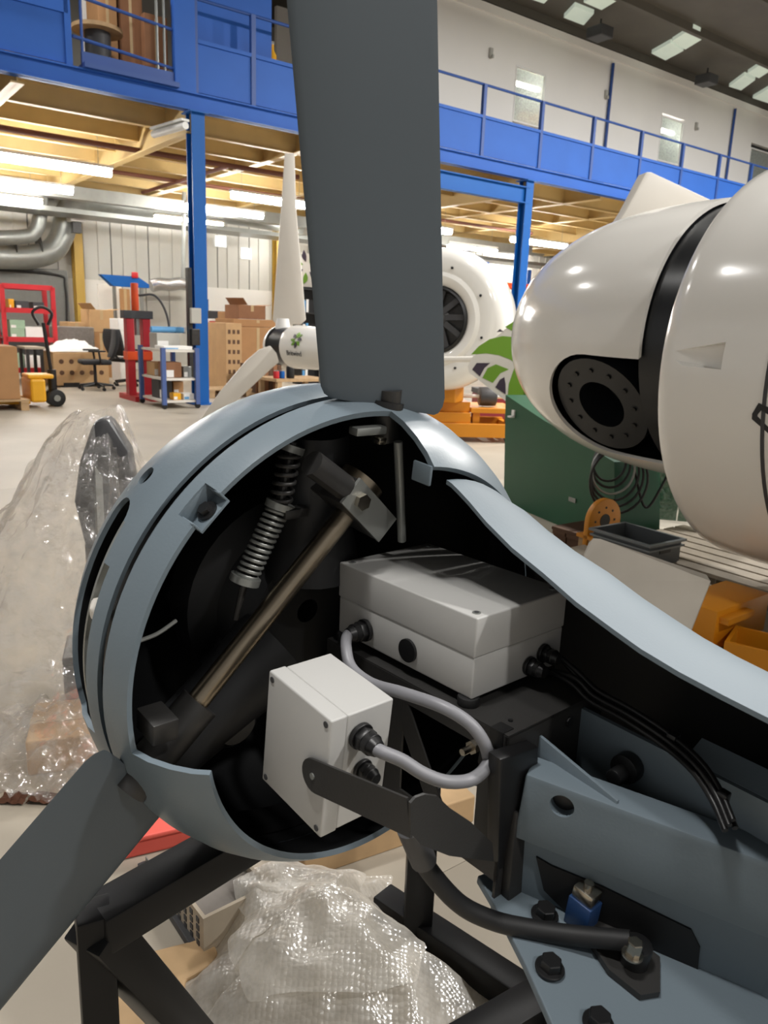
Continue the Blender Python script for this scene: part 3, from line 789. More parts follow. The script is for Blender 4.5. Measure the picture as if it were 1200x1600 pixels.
for (x, y, s) in ((1050, 1158, 0.115), (1128, 1250, 0.088)):
    MB().box(on(x, y, 1, s), (0.012, 0.014, 0.022)).build('cable_tie', M['black'], wt, 30, 0.002)
pts = [on(x, y, 1, s) for x, y, s in ((645, 1302, -0.15), (652, 1325, -0.14), (672, 1362, -0.12), (718, 1412, -0.09), (770, 1438, -0.06), (830, 1452, -0.03), (900, 1462, 0.0), (985, 1470, 0.03))]
MB().tube(spline(pts, 8), 0.0115, 14).build('black_conduit', M['rubber'], wt, 60)
MB().tube([on(640, 1292, 1, -0.155), on(662, 1345, 1, -0.13)], 0.0155, 14).build('conduit_sleeve', M['dark_grey'], wt)

# ---- frame beams
fa = Vector((0.400, -0.010, -0.014)); fb = Vector((0.642, 0.095, -0.014)); fd = (fb - fa).normalized(); fn = Vector((-fd.y, fd.x, 0))
TF = axes(fa, fd, fn, (0, 0, 1))
fbm = MB().b2((0, 0, -0.093), (0.62, 0.044, 0)).build('frame_beam', M['paint'], wt, 30, 0.0035, TF, 2)
hc = on_box(TF, 878, 1260, 1, 0.0)
cut(fbm, MB().cyl((hc.x, 0.0, hc.z), 0.0145, 0.03, 24, axis='y'))
MB().b2((hc.x - 0.02, 0.0149, hc.z - 0.02), (hc.x + 0.02, 0.016, hc.z + 0.02)).build('hole_back', M['black'], fbm, 0)
MB().prism([(0.36, -0.09), (0.495, -0.09), (0.495, -0.010), (0.36, 0.012)], 0.005, axes((0, 0.04, 0), (1, 0, 0), (0, 0, 1), (0, -1, 0))).build('web_plate', M['paint'], wt, 30, 0.001)
bpm = MB(); bpm.add([(0.375, 0.125, -0.20), (1.1, 0.125, -0.2), (1.1, 0.125, 0.06), (0.375, 0.125, 0.018), (0.375, 0.132, -0.20), (1.1, 0.132, -0.2), (1.1, 0.132, 0.06), (0.375, 0.132, 0.018)],
        [(0, 1, 2, 3), (7, 6, 5, 4), (0, 4, 5, 1), (1, 5, 6, 2), (2, 6, 7, 3), (3, 7, 4, 0)])
bpo = bpm.build('side_plate', M['paint'], wt, 0)
bq = MB(); bq.add([(0.52, 0.132, 0.027), (1.1, 0.132, 0.06), (1.1, 0.165, 0.075), (0.52, 0.165, 0.042), (0.52, 0.132, 0.022), (1.1, 0.132, 0.055), (1.1, 0.165, 0.07), (0.52, 0.165, 0.037)],
        [(0, 1, 2, 3), (7, 6, 5, 4), (0, 4, 5, 1), (1, 5, 6, 2), (2, 6, 7, 3), (3, 7, 4, 0)])
bq.build('plate_lip', M['paint'], bpo, 0)
kp = on(985, 1196, 1, 0.123)
k_ = MB(); k_.cyl((kp.x, 0.115, kp.z), 0.019, 0.018, 18, axis='y'); k_.cyl((kp.x, 0.10, kp.z - 0.004), 0.011, 0.03, 14, axis='y')
k_.build('grommet', M['black'], bpo, 30, 0.002)
# base plate with bolts
ZB = -0.195
bp_px = [(746, 1368), (765, 1400), (790, 1445), (818, 1500), (845, 1560), (880, 1640), (1300, 1800), (1400, 1560), (1150, 1450), (960, 1400), (870, 1345), (790, 1352)]
bpl = [on(x, y, 2, ZB) for x, y in bp_px]
base = MB().prism([(p.x, p.y) for p in bpl], 0.012, Matrix.Translation((0, 0, ZB - 0.006))).build('base_plate', M['paint'], wt, 20, 0.002)
# upright web under the beam with a flat black panel for the slot's shade
vw = MB().b2((0.0, 0.016, -0.182), (0.62, 0.024, -0.09)).build('beam_web', M['paint'], fbm, 0)
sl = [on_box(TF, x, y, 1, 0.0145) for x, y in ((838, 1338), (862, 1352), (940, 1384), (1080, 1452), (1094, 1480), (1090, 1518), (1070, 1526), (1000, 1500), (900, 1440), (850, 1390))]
MB().prism([(p.x, p.z) for p in sl], 0.003, axes((0, 0.0145, 0), (1, 0, 0), (0, 0, 1), (0, 1, 0))).build('slot_shade_panel', M['black_in'], fbm, 0)
def bolt(x, y, z, r, parent, m='black', h=0.014):
    p = on(x, y, 2, z)
    b_ = MB(); b_.cyl((p.x, p.y, z + 0.0015 - h * 0.4), r * 1.35, 0.004, 24); b_.cyl((p.x, p.y, z + h / 2 - h * 0.4), r, h, 6)
    return b_.build('bolt', M[m], parent, 20, 0.001, seg=1)
for (x, y) in ((852, 1425), (860, 1508), (936, 1594)):
    bolt(x, y, ZB + 0.008, 0.0125, base)
bolt(990, 1484, ZB + 0.04, 0.009, base, 'steel', 0.02)
pt = on(990, 1500, 2, ZB + 0.01)
MB().cyl((pt.x, pt.y, ZB + 0.015), 0.017, 0.04, 20).build('terminal_post', M['black'], base, 30, 0.002)
tl = [on(x, y, 2, ZB + 0.004) for x, y in ((905, 1450), (955, 1440), (1030, 1500), (1030, 1555), (1000, 1560), (950, 1520))]
MB().prism([(p.x, p.y) for p in tl], 0.008, Matrix.Translation((0, 0, ZB + 0.005))).build('terminal_plate', M['black_steel'], base, 0)
pt = on(905, 1445, 2, ZB)
sen = MB().b2((pt.x - 0.016, pt.y - 0.012, ZB), (pt.x + 0.016, pt.y + 0.014, ZB + 0.04)).build('blue_clamp', mat('clamp_blue', (34, 62, 104), 0.4), base, 30, 0.002)
MB().b2((pt.x - 0.014, pt.y - 0.01, ZB + 0.04), (pt.x + 0.014, pt.y + 0.012, ZB + 0.056)).build('clamp_cap', M['steel'], sen, 30, 0.002)
MB().cyl((pt.x, pt.y, ZB + 0.06), 0.006, 0.01, 12).build('clamp_screw', M['steel'], sen)
# rubber boot hanging by the bracket end
bt_ = [on(x, y, 0, 0.385) for x, y in ((772, 1180), (832, 1160), (828, 1372), (812, 1392), (790, 1376), (768, 1376))]
MB().prism([(p.y, p.z) for p in bt_], 0.02, axes((0.385, 0, 0), (0, 1, 0), (0, 0, 1), (1, 0, 0))).build('rubber_flap', M['black'], wt, 30, 0.003)

# ---- inside the hub
hb = MB(); hb.lathe([(-0.24, 0.02), (-0.24, 0.13), (-0.20, 0.17), (-0.14, 0.17), (-0.12, 0.13), (-0.10, 0.12), (-0.06, 0.10), (-0.06, 0.02)], 40)
hub = hb.build('hub_casting', M['black_in'], wt)
for th in (0, 120, 240):
    MB().tube([Vector((-0.05, 0, 0)) + (radial(th - 4, 0).to_3x3() @ Vector((0, 0, d))) for d in (0.08, 0.16, 0.30)], [0.075, 0.06, 0.05], 20).build('hub_arm', M['black_in'], hub)
s0 = on(540, 803, 0, 0.035); s1 = on(272, 1142, 0, 0.02)
MB().tube([s0, s1], 0.0155, 20).build('shaft', M['shaft'], wt)
bk = axes(s0 + (s0 - s1).normalized() * 0.02, (s0 - s1).normalized(), Vector((1, 0, 0)), (s0 - s1).normalized().cross(Vector((1, 0, 0))))
blk = MB().b2((-0.022, -0.05, -0.045), (0.022, 0.03, 0.05)).build('shaft_block', M['dark_steel'], wt, 30, 0.003, bk)
MB().b2((-0.0215, 0.031, -0.05), (0.0215, 0.036, 0.052)).build('block_plate', M['galv'], blk, 0)
MB().cyl((0.028, -0.005, -0.01), 0.034, 0.014, 24, axis='x').build('block_collar', M['shaft'], blk)
MB().cyl((0.0, 0.04, -0.025), 0.012, 0.008, 6, axis='y').build('block_nut', M['steel'], blk)
MB().tube([(0.0, 0.02, -0.05), (-0.01, 0.02, -0.12)], 0.018, 12).build('crank_arm', M['dark_steel'], blk)
# spring strut
q0 = on(457, 690, 0, -0.02); q1 = on(437, 790, 0, -0.02); q2 = on(383, 905, 0, -0.02); q3 = on(368, 968, 0, -0.02)
strut = MB().tube([q0, q1, q2, q3], [0.007, 0.007, 0.006, 0.004], 12).build('spring_strut', M['dark_steel'], wt)
def coil(a, b, r, turns, wire):
    d = (b - a); L = d.length; d.normalize(); x = d.orthogonal().normalized(); y = d.cross(x); n = turns * 14
    return [a + d * (L * k / n) + (x * math.cos(2 * PI * turns * k / n) + y * math.sin(2 * PI * turns * k / n)) * r for k in range(n + 1)]
MB().tube(coil(q1 + (q2 - q1) * 0.03, q1 + (q2 - q1) * 0.97, 0.0155, 13, 0), 0.0026, 6).build('coil_spring', M['galv'], strut, 60)
MB().tube(coil(q0 + (q1 - q0) * 0.12, q0 + (q1 - q0) * 0.95, 0.0145, 6, 0), 0.003, 6).build('coil_spring', M['dark_steel'], strut, 60)
for p, rr in ((q0 + (q1 - q0) * 0.1, 0.019), (q1, 0.021), (q2, 0.022)):
    d = (q2 - q0).normalized()
    MB().tube([p - d * 0.005, p + d * 0.005], rr, 16).build('spring_seat', M['galv'], strut)
MB().box(q1 + Vector((0.012, 0.016, -0.008)), (0.02, 0.04, 0.014)).build('strut_clamp', M['dark_steel'], strut, 30, 0.002)
a0 = on(622, 690, 0, 0.06); a1 = on(628, 845, 0, 0.06)
MB().tube([a0, a1], 0.0065, 12).build('guide_rod', M['galv'], wt)
MB().box(on(575, 672, 0, 0.04), (0.02, 0.055, 0.012)).build('pitch_stop', M['galv'], wt, 30, 0.003)
MB().box(on(594, 688, 0, 0.05), (0.014, 0.014, 0.01)).build('stop_nut', M['steel'], wt, 30, 0.002)
MB().box(on(246, 1130, 0, 0.05), (0.05, 0.035, 0.03)).build('counterweight', M['dark_steel'], wt, 30, 0.003)
p0_, p1_ = on(216, 1002, 0, 0.0), on(275, 970, 0, -0.02)
MB().tube(spline([p0_, (p0_ + p1_) / 2 + Vector((0, 0, -0.004)), p1_], 5), 0.0028, 8).build('inner_seam', M['galv'], wt)
cc = on(355, 1120, 0, -0.03)
MB().lathe([(-0.03, 0.0), (-0.03, 0.04), (0.02, 0.04), (0.03, 0.03), (0.03, 0.0)], 24, Matrix.Translation(cc), closed=False).build('pivot_boss', M['black'], wt)

# ---- black tube stand
sd = thing('turbine_stand', 'black square-tube stand under the grey turbine head', 'stand', frame(pz(400, 1420, 0), 0))
SO = sd.matrix_basis.inverted()
def sbar(name, p, q, w=0.06, h=0.06, mt='stand_black'):
    return MB().bar(SO @ p, SO @ q, w, h).build(name, M[mt], sd, 30, 0.004)
J = pz(148, 1448, 0.46); K = pz(470, 1258, 0.46)
sbar('top_tube', J, K + (K - J) * 0.25, 0.07, 0.06)
sbar('leg', J + Vector((0, 0, 0.03)), Vector((J.x - 0.01, J.y + 0.02, 0)), 0.05, 0.05)
b1 = pz(300, 1620, 0.08); sbar('diagonal_brace', J, b1 + (b1 - J) * 0.3, 0.07, 0.06)
P_ = pz(650, 1480, 0.0); sbar('leg', Vector((P_.x, P_.y, 0.0)), Vector((P_.x, P_.y, 0.66)), 0.06, 0.06)
c1, c2 = pz(596, 1408, 0.05), pz(840, 1572, 0.05)
sbar('foot_tube', c1, c2 + (c2 - c1) * 0.3, 0.06, 0.06)
e1, e2 = pz(690, 1660, 0.06), pz(880, 1545, 0.06); sbar('foot_tube', e1, e2, 0.07, 0.06)

# ================================================================== RIGHT SIDE
def px_poly(pts, T):
    """pixel outline carried onto the local x/z plane (y = 0) of a frame"""
    Ti = T.inverted(); c = Ti @ CAMP; out = []
    for x, y in pts:
        d = Ti.to_3x3() @ ray(x, y); p = c + d * (-c.y / d.y); out.append((p.x, p.z))
    return out
UPR = axes((0, 0, 0), (1, 0, 0), (0, 0, 1), (0, -1, 0))     # prism x/y -> local x/z, thickness along y
def plate(pts, th, T, y=0.0):
    return MB().prism(px_poly(pts, T), th, axes((0, y, 0), (1, 0, 0), (0, 0, 1), (0, -1, 0)))

# ---- big white nacelle
yw = rad(36)
WA = Vector((math.sin(yw), -math.cos(yw), 0)); WS = Vector((math.cos(yw), math.sin(yw), 0))
Ob = Vector((1.7825, 3.634, 1.1735)); Os = Vector((1.679, 3.956, 1.2655))
TS_ = axes(Os, WA, WS, (0, 0, 1)); TBd = axes(Ob, WA, WS, (0, 0, 1))
wn = thing('white_nacelle', 'large glossy white turbine nacelle with black band and round blade-root opening', 'wind turbine', TS_)
TSi = TS_.inverted()
REL = TSi @ TBd
Ln = 1.27; pr = []
for k in range(22):
    f = math.sin(PI / 2 * k / 21.5); pr.append((-Ln * f, 0.69 * (1 - f ** 2.6) ** (1 / 2.2)))
lpn, nn = shell_profile(pr, 0.02)
nose = MB().lathe(lpn, 96, mfun=lambda j: 0 if j < nn or j >= len(lpn) - 1 else 1).build('nose_cone', [M['white_gel'], M['black_in']], wn, 40)
def find_on(prof, T, px, py, n=180):
    """point of a turned surface under a pixel, facing the camera"""
    best = None
    Mi = Matrix(((CR.x, CR.y, CR.z), (CU.x, CU.y, CU.z), (CF.x, CF.y, CF.z)))
    for i in range(len(prof) - 1):
        for q in (0, 0.25, 0.5, 0.75):
            x = prof[i][0] * (1 - q) + prof[i + 1][0] * q; r = prof[i][1] * (1 - q) + prof[i + 1][1] * q
            for k in range(n):
                a = 2 * PI * k / n
                p = T @ Vector((x, r * math.sin(a), r * math.cos(a))); c = Mi @ (p - CAMP)
                e = (600 + FPX * c.x / c.z - px) ** 2 + (800 - FPX * c.y / c.z - py) ** 2
                sc = c.z + e * 0.02
                if best is None or sc < best[0]: best = (sc, x, r, a)
    return best[1:]
x_, r_, a_ = find_on(pr, TS_, 925, 645)
root = radial(math.degrees(a_), x_)
print('white root', x_, r_, math.degrees(a_))
cut(nose, MB().cyl((0, 0, r_), 0.30, 0.56, 40, root))
cut(nose, MB().box((0.4, 0, r_), (0.8, 0.60, 0.56), root))
drum = MB().lathe([(-0.02, 0.66), (0.40, 0.655), (0.40, 0.1), (-0.02, 0.1)], 80).build('band', M['band'], wn)
rootf = MB(); rr = r_ - 0.08
rootf.lathe([(rr - 0.30, 0.135), (rr - 0.30, 0.27), (rr, 0.27), (rr, 0.135)], 40, root @ axes((0, 0, 0), (0, 0, 1), (1, 0, 0), (0, 1, 0)))
rf_ = rootf.build('root_flange', M['band'], wn)
MB().cyl((0, 0, rr - 0.22), 0.14, 0.02, 30, root).build('root_bore', M['black_in'], rf_)
bo_ = MB().cyl((0, 0, 0), 0.013, 0.016, 12).build('flange_bolt', M['black'], rf_)
bo_.matrix_basis = root @ Matrix.Translation((0.2, 0, rr))
for k in range(1, 12):
    link_copy(bo_, rf_, root @ Matrix.Translation((0.2 * math.cos(2 * PI * k / 12), 0.2 * math.sin(2 * PI * k / 12), rr)))
for th_ in (40, 62, 100, 128):
    p = radial(-th_, 0.16)
    MB().cyl((0, 0, 0.664), 0.03, 0.016, 16, p).build('band_bolt', M['dark_steel'], drum)
bodyp = [(0.0, 0.80), (-0.012, 0.83), (-0.01, 0.853), (0.01, 0.868), (0.06, 0.878), (0.2, 0.886), (0.55, 0.886), (1.6, 0.87), (1.6, 0.80)]
bod = MB().lathe(bodyp, 96, mi=0).build('body', M['white_gel'], wn, 40, 0, REL)
bx, brr, ba = find_on([(0.0, 0.88), (0.6, 0.886)], TBd, 1090, 553)
rv = radial(math.degrees(ba), bx)
vcut = MB(); vcut.add([(-0.13, -0.045, brr + 0.02), (-0.13, 0.0, brr + 0.02), (0.12, -0.05, brr + 0.02), (0.12, 0.05, brr + 0.02), (0.12, -0.05, brr - 0.045), (0.12, 0.05, brr - 0.045), (-0.13, -0.02, brr + 0.005), (-0.13, 0.0, brr + 0.005)],
        [(0, 2, 3, 1), (6, 7, 5, 4), (2, 4, 5, 3), (0, 1, 7, 6), (0, 6, 4, 2), (1, 3, 5, 7)])
for v_ in range(len(vcut.v)): vcut.v[v_] = rv @ vcut.v[v_]
cut(bod, vcut)
sx_, sr_, sa_ = find_on([(0.1, 0.885), (0.8, 0.886)], TBd, 1168, 660)
MB().lathe([(sx_ - 0.007, 0.889), (sx_ + 0.007, 0.889), (sx_ + 0.007, 0.87), (sx_ - 0.007, 0.87)], 96).build('panel_seam', M['dark_grey'], bod)
gx, gr, ga = find_on([(0.2, 0.886), (1.2, 0.886)], TBd, 1192, 668)
# the letter at the picture edge: outline shape wrapped on the body
def wrap(poly, x0, a0, r):
    return [Vector((x0 + x, r * math.sin(a0 + y / r), r * math.cos(a0 + y / r))) for x, y in poly]
lo = [(-0.04, 0.05), (-0.02, 0.09), (0.03, 0.075), (0.24, -0.12), (0.20, -0.15), (-0.04, 0.03)]
li = [(-0.02, 0.05), (-0.008, 0.066), (0.018, 0.054), (0.21, -0.112), (0.19, -0.126), (-0.022, 0.042)]
vo = wrap(lo, gx, ga, 0.8895) + wrap(li, gx, ga, 0.8895) + wrap(lo, gx, ga, 0.8845) + wrap(li, gx, ga, 0.8845)
n6 = 6; fs = []
for i in range(n6):
    j = (i + 1) % n6
    fs += [(i, j, n6 + j, n6 + i), (2 * n6 + i, 3 * n6 + i, 3 * n6 + j, 2 * n6 + j), (i, 2 * n6 + i, 2 * n6 + j, j), (n6 + i, n6 + j, 3 * n6 + j, 3 * n6 + i)]
MB().add(vo, fs).build('lettering', M['band'], bod, 0)
TF_ = axes(at(1040, 330, 4.3), WA, WS, (0, 0, 1)); TF_ = frame(at(1040, 330, 4.35), 0.15)
bb = plate([(945, 372), (972, 330), (1003, 271), (1012, 271), (1130, 326), (1130, 372)], 0.10, TF_).build('blade_root_fairing', M['blade_white'], wn, 30, 0.012); bb.matrix_basis = TSi @ TF_
# timber and steel it rests on
ck = thing('nacelle_cradle', 'dark steel cradle block under the white nacelle on the pallet', 'cradle', frame(Ob + WA * 1.05 + Vector((0, 0, -Ob.z)), math.atan2(WA.y, WA.x)))
MB().b2((-0.3, -0.35, 0.0), (0.5, 0.35, 0.05)).build('bearer', M['dark_steel'], ck, 0)
for s_ in (-1, 1): MB().b2((-0.28, s_ * 0.34 - 0.04, 0.05), (0.48, s_ * 0.34 + 0.04, 0.36)).build('saddle', M['dark_steel'], ck, 0)

def pallet(loc, rz, label, size=(1.2, 0.8), m='wood', group='pallets on the floor'):
    t_ = thing('pallet', label, 'pallet', frame(loc, rz), group)
    Lx, Ly = size
    n = 7
    tb = MB().box((0, 0, 0.133), (Lx, 0.095, 0.02)).build('top_board', M[m], t_, 0)
    tb.matrix_basis = Matrix.Translation((0, -Ly / 2 + 0.05, 0))
    for k in range(1, n): link_copy(tb, t_, Matrix.Translation((0, -Ly / 2 + 0.05 + (Ly - 0.1) * k / (n - 1), 0)))
    for x in (-Lx / 2 + 0.06, 0, Lx / 2 - 0.06):
        MB().box((x, 0, 0.112), (0.1, Ly, 0.022)).build('stringer', M[m], t_, 0)
        for y in (-Ly / 2 + 0.06, 0, Ly / 2 - 0.06): MB().box((x, y, 0.061), (0.1, 0.1, 0.08)).build('block', M[m], t_, 0)
        MB().box((x, 0, 0.011), (0.1, Ly, 0.022)).build('bottom_board', M[m], t_, 0)
    return t_
WAR = math.atan2(WA.y, WA.x)
pallet((1.93, 4.0, 0), WAR, 'weathered pallet with pale top boards under the white nacelle', (1.2, 0.8), 'wood_grey')
pallet((1.13, 3.6, 0), WAR, 'weathered pallet under the grey plastic crate', (0.9, 0.66), 'wood_grey')
pb = pz(886, 860, 0)
pallet((pb.x + 0.12, pb.y - 0.02, 0), WAR, 'dark old pallet end by the foot of the green cabinet', (0.34, 0.3), 'wood_dark')

# ---- grey crate
zt_ = 0.272
c0_, c1_, c2_, c3_ = [pz(x, y, zt_) for x, y in ((918, 826), (975, 813), (1072, 842), (1022, 855))]
cm = (c0_ + c1_ + c2_ + c3_) / 4; ex = ((c3_ - c0_) + (c2_ - c1_)).normalized(); crz = math.atan2(ex.y, ex.x)
cr = thing('plastic_crate', 'open grey plastic crate with pale rim standing on the pallet', 'crate', frame((cm.x, cm.y, 0.143), crz))
lx, ly, lh = 0.40, 0.30, 0.13
m_ = MB(); m_.box((0, 0, 0.004), (lx - 0.05, ly - 0.05, 0.008)); m_.build('crate_bottom', M['crate_grey'], cr, 0)
for sx, sy in ((0, -1), (0, 1), (-1, 0), (1, 0)):
    if sx == 0: MB().b2((-lx / 2 + 0.02, sy * (ly / 2 - 0.022) - 0.003, 0.008), (lx / 2 - 0.02, sy * (ly / 2 - 0.022) + 0.003, lh)).build('crate_wall', M['crate_grey'], cr, 0)
    else: MB().b2((sx * (lx / 2 - 0.022) - 0.003, -ly / 2 + 0.02, 0.008), (sx * (lx / 2 - 0.022) + 0.003, ly / 2 - 0.02, lh)).build('crate_wall', M['crate_grey'], cr, 0)
m_ = MB()
for z0, z1, o_ in ((lh - 0.012, lh, 0.0), (lh - 0.04, lh - 0.03, 0.006)):
    for sy in (-1, 1): m_.b2((-lx / 2 + o_, sy * ly / 2 - sy * o_, z0), (lx / 2 - o_, sy * (ly / 2 - 0.024), z1))
    for sx in (-1, 1): m_.b2((sx * lx / 2 - sx * o_, -ly / 2 + 0.024, z0), (sx * (lx / 2 - 0.024), ly / 2 - 0.024, z1))
m_.build('crate_rim', mat('crate_rim_grey', (120, 126, 128), 0.4), cr, 0)
for sx in (-1, 1): MB().box((sx * (lx / 2 - 0.018), 0, lh - 0.05), (0.004, 0.09, 0.025)).build('hand_hole', M['black'], cr, 0)

# ---- orange flange plate on its foot
TFl = frame(at(940, 828, 4.5), 0.55)
of = thing('orange_flange', 'upright orange round-topped flange plate behind the crate', 'flange plate', frame(Vector((TFl.translation.x, TFl.translation.y, 0)), 0.55))
OFi = of.matrix_basis.inverted() @ TFl
hw = 0.13
poly = [(-hw, -0.42), (hw, -0.42), (hw, 0.06)] + [(hw * math.cos(a), 0.06 + hw * math.sin(a)) for a in [PI * k / 16 for k in range(1, 16)]] + [(-hw, 0.06)]
pl_ = MB().prism(poly, 0.035, OFi @ UPR).build('plate', M['orange'], of, 30, 0.003)
MB().cyl((0, -0.0185, 0.06), 0.04, 0.003, 24, OFi, axis='y').build('bore', M['black'], pl_)
for k in range(8):
    a = 2 * PI * k / 8
    MB().cyl((0.078 * math.cos(a), -0.0185, 0.06 + 0.078 * math.sin(a)), 0.007, 0.003, 10, OFi, axis='y').build('bolt_hole', M['black'], pl_)
MB().box((0, 0.0, 0.15), (0.26, 0.14, 0.02)).build('foot_plate', M['orange'], of, 0)
MB().b2((-0.12, -0.06, 0), (0.12, 0.06, 0.14)).build('foot_block', M['wood'], of, 0, 0.004)

# ---- leaning bare steel sheet
def sheet(name, corners, th, m, label, cat):
    ps = [at(x, y, d) for x, y, d in corners]; c = sum(ps, Vector()) / len(ps)
    n = (ps[1] - ps[0]).cross(ps[-1] - ps[0]).normalized()
    if n.dot(CAMP - c) < 0: n = -n
    o = Vector((c.x, c.y, min(p.z for p in ps)))
    vs = [p - o for p in ps] + [p - n * th - o for p in ps]; k = len(ps)
    fs = [tuple(range(k)), tuple(range(2 * k - 1, k - 1, -1))] + [(i, (i + 1) % k, k + (i + 1) % k, k + i) for i in range(k)]
    ob = MB().add(vs, fs).build(name, m, None, 0, 0, Matrix.Translation(o))
    return tag(ob, label, cat)
sheet('steel_sheet', [(920, 848, 3.02), (927, 841, 3.03), (938, 842, 3.02), (1104, 898, 2.72), (1110, 908, 2.70), (1072, 1004, 2.52), (895, 905, 2.86)], 0.004, M['alu'], 'bare brushed steel sheet leaning in front of the grey crate', 'metal sheet')

# ---- orange steel frame pieces
c_ = pz(1150, 1012, 0.0)
o1 = thing('orange_box_beam', 'orange steel box section beside the bare steel sheet', 'steel beam', frame((c_.x, c_.y, 0), rad(38)))
MB().b2((-0.32, -0.06, 0.08), (0.10, 0.14, 0.25)).build('beam', M['orange'], o1, 30, 0.006)
MB().b2((-0.3, -0.10, 0.20), (-0.10, -0.06, 0.225)).build('ledge', M['orange'], o1, 0)
MB().b2((-0.28, 0.0, 0.0), (0.08, 0.12, 0.08)).build('packer', M['wood_dark'], o1, 0)
c_ = pz(1172, 1062, 0.0)
o2 = thing('orange_channel_tray', 'open orange steel channel lying near the picture edge', 'steel channel', frame((c_.x, c_.y, 0), rad(-34)))
MB().b2((-0.1, -0.08, 0.03), (0.55, -0.065, 0.16)).build('near_wall', M['orange'], o2, 0)
MB().b2((-0.1, 0.12, 0.03), (0.55, 0.135, 0.16)).build('far_wall', M['orange'], o2, 0)
MB().b2((-0.1, -0.065, 0.03), (0.55, 0.12, 0.045)).build('channel_floor', M['orange'], o2, 0)
MB().b2((-0.1, -0.065, 0.045), (-0.085, 0.12, 0.16)).build('end_wall', M['orange'], o2, 0)
for x in (0.0, 0.4): MB().b2((x, -0.06, 0), (x + 0.1, 0.11, 0.03)).build('packer', M['wood_dark'], o2, 0)
c_ = pz(1235, 1060, 0)
bk_ = thing('dark_floor_box', 'dark box corner on the floor at the picture edge by the orange channel', 'box', frame((c_.x, c_.y, 0), rad(-20)))
MB().b2((-0.2, -0.1, 0), (0.3, 0.25, 0.07)).build('body', M['dark_grey'], bk_, 0, 0.005); MB().b2((-0.19, -0.09, 0.07), (0.29, 0.24, 0.08)).build('lid', M['black'], bk_, 0, 0.003)

# ---- green cabinet and welding screen
ga_, gb_ = Vector((1.0, 5.62, 0)), pz(895, 830, 0)
gd = (gb_ - ga_).normalized(); grz = math.atan2(gd.y, gd.x)
TG = frame((ga_.x, ga_.y, 0), grz)
gc = thing('green_cabinet', 'dark green steel cabinet with sloping top edge and white catch', 'cabinet', TG)
pg = px_poly([(790, 617), (850, 657), (930, 704), (960, 722), (960, 850), (895, 830), (786, 800)], TG)
pg = [(x, max(z, 0.0)) for x, z in pg]
MB().prism(pg, 0.36, axes((0, 0.18, 0), (1, 0, 0), (0, 0, 1), (0, -1, 0))).build('body', M['green'], gc, 0)
q = px_poly([(803, 648)], TG)[0]
m_ = MB(); m_.box((q[0], -0.006, q[1] + 0.015), (0.035, 0.012, 0.04)); m_.box((q[0] - 0.005, -0.02, q[1] - 0.015), (0.04, 0.04, 0.012)); m_.build('catch', M['white'], gc, 0)
q = px_poly([(895, 781)], TG)[0]
MB().box((q[0], -0.004, q[1]), (0.075, 0.008, 0.03)).build('name_plate', M['galv'], gc, 0, 0.002)
TW = frame(at(985, 790, 5.35), rad(-12)); TW.translation.z = 0
wc = thing('welding_screen', 'translucent green welding screen beyond the crate', 'screen', TW)
gf = film('green_pvc', (20, 84, 56), 0.32, 0.12, 0.75)
for x0, x1 in ((0.0, 0.31), (0.32, 0.63), (0.64, 1.05)): MB().b2((x0, -0.004, 0.06), (x1, 0.004, 1.05)).build('curtain_strip', gf, wc, 0)
MB().b2((-0.02, 0.02, 1.05), (1.07, 0.06, 1.09)).build('top_rail', M['dark_steel'], wc, 0)
for x in (-0.03, 1.08): MB().b2((x - 0.02, 0.02, 0), (x + 0.02, 0.06, 1.09)).build('frame_post', M['dark_steel'], wc, 0)
mdl = thing('green_machine', 'green painted machine body behind the welding screen', 'machine', frame((TW.translation.x + 0.5, TW.translation.y + 1.1, 0), rad(-12)))
MB().b2((-0.4, -0.2, 0.05), (0.8, 0.5, 0.7)).build('body', M['green'], mdl, 0, 0.02); MB().b2((-0.42, -0.22, 0), (0.82, 0.52, 0.05)).build('plinth', M['dark_grey'], mdl, 0); MB().b2((0.2, -0.21, 0.3), (0.6, -0.2, 0.42)).build('window', M['grey_panel'], mdl, 0)
cc_ = at(952, 728, 4.7)
cl = thing('cable_coil', 'hanging coil of black cable below the white nose cone', 'cable', frame((cc_.x, cc_.y, cc_.z - 0.2), 0))
for k in range(6):
    r = 0.10 + 0.015 * k; ps = [(r * math.sin(t) + 0.01 * k, -0.012 * k, 0.22 + r * 1.15 * math.cos(t) - 0.02 * k) for t in [2 * PI * i / 28 for i in range(29)]]
    MB().tube(ps, 0.008, 8).build('cable_turn', M['black'] if k != 2 else M['galv'], cl, 60)
MB().tube(spline([(0.15, 0, 0.2), (0.25, 0, -0.05), (0.34, 0, 0.1), (0.4, 0, 0.3)], 8), 0.008, 8).build('cable_tail', M['black'], cl, 60)

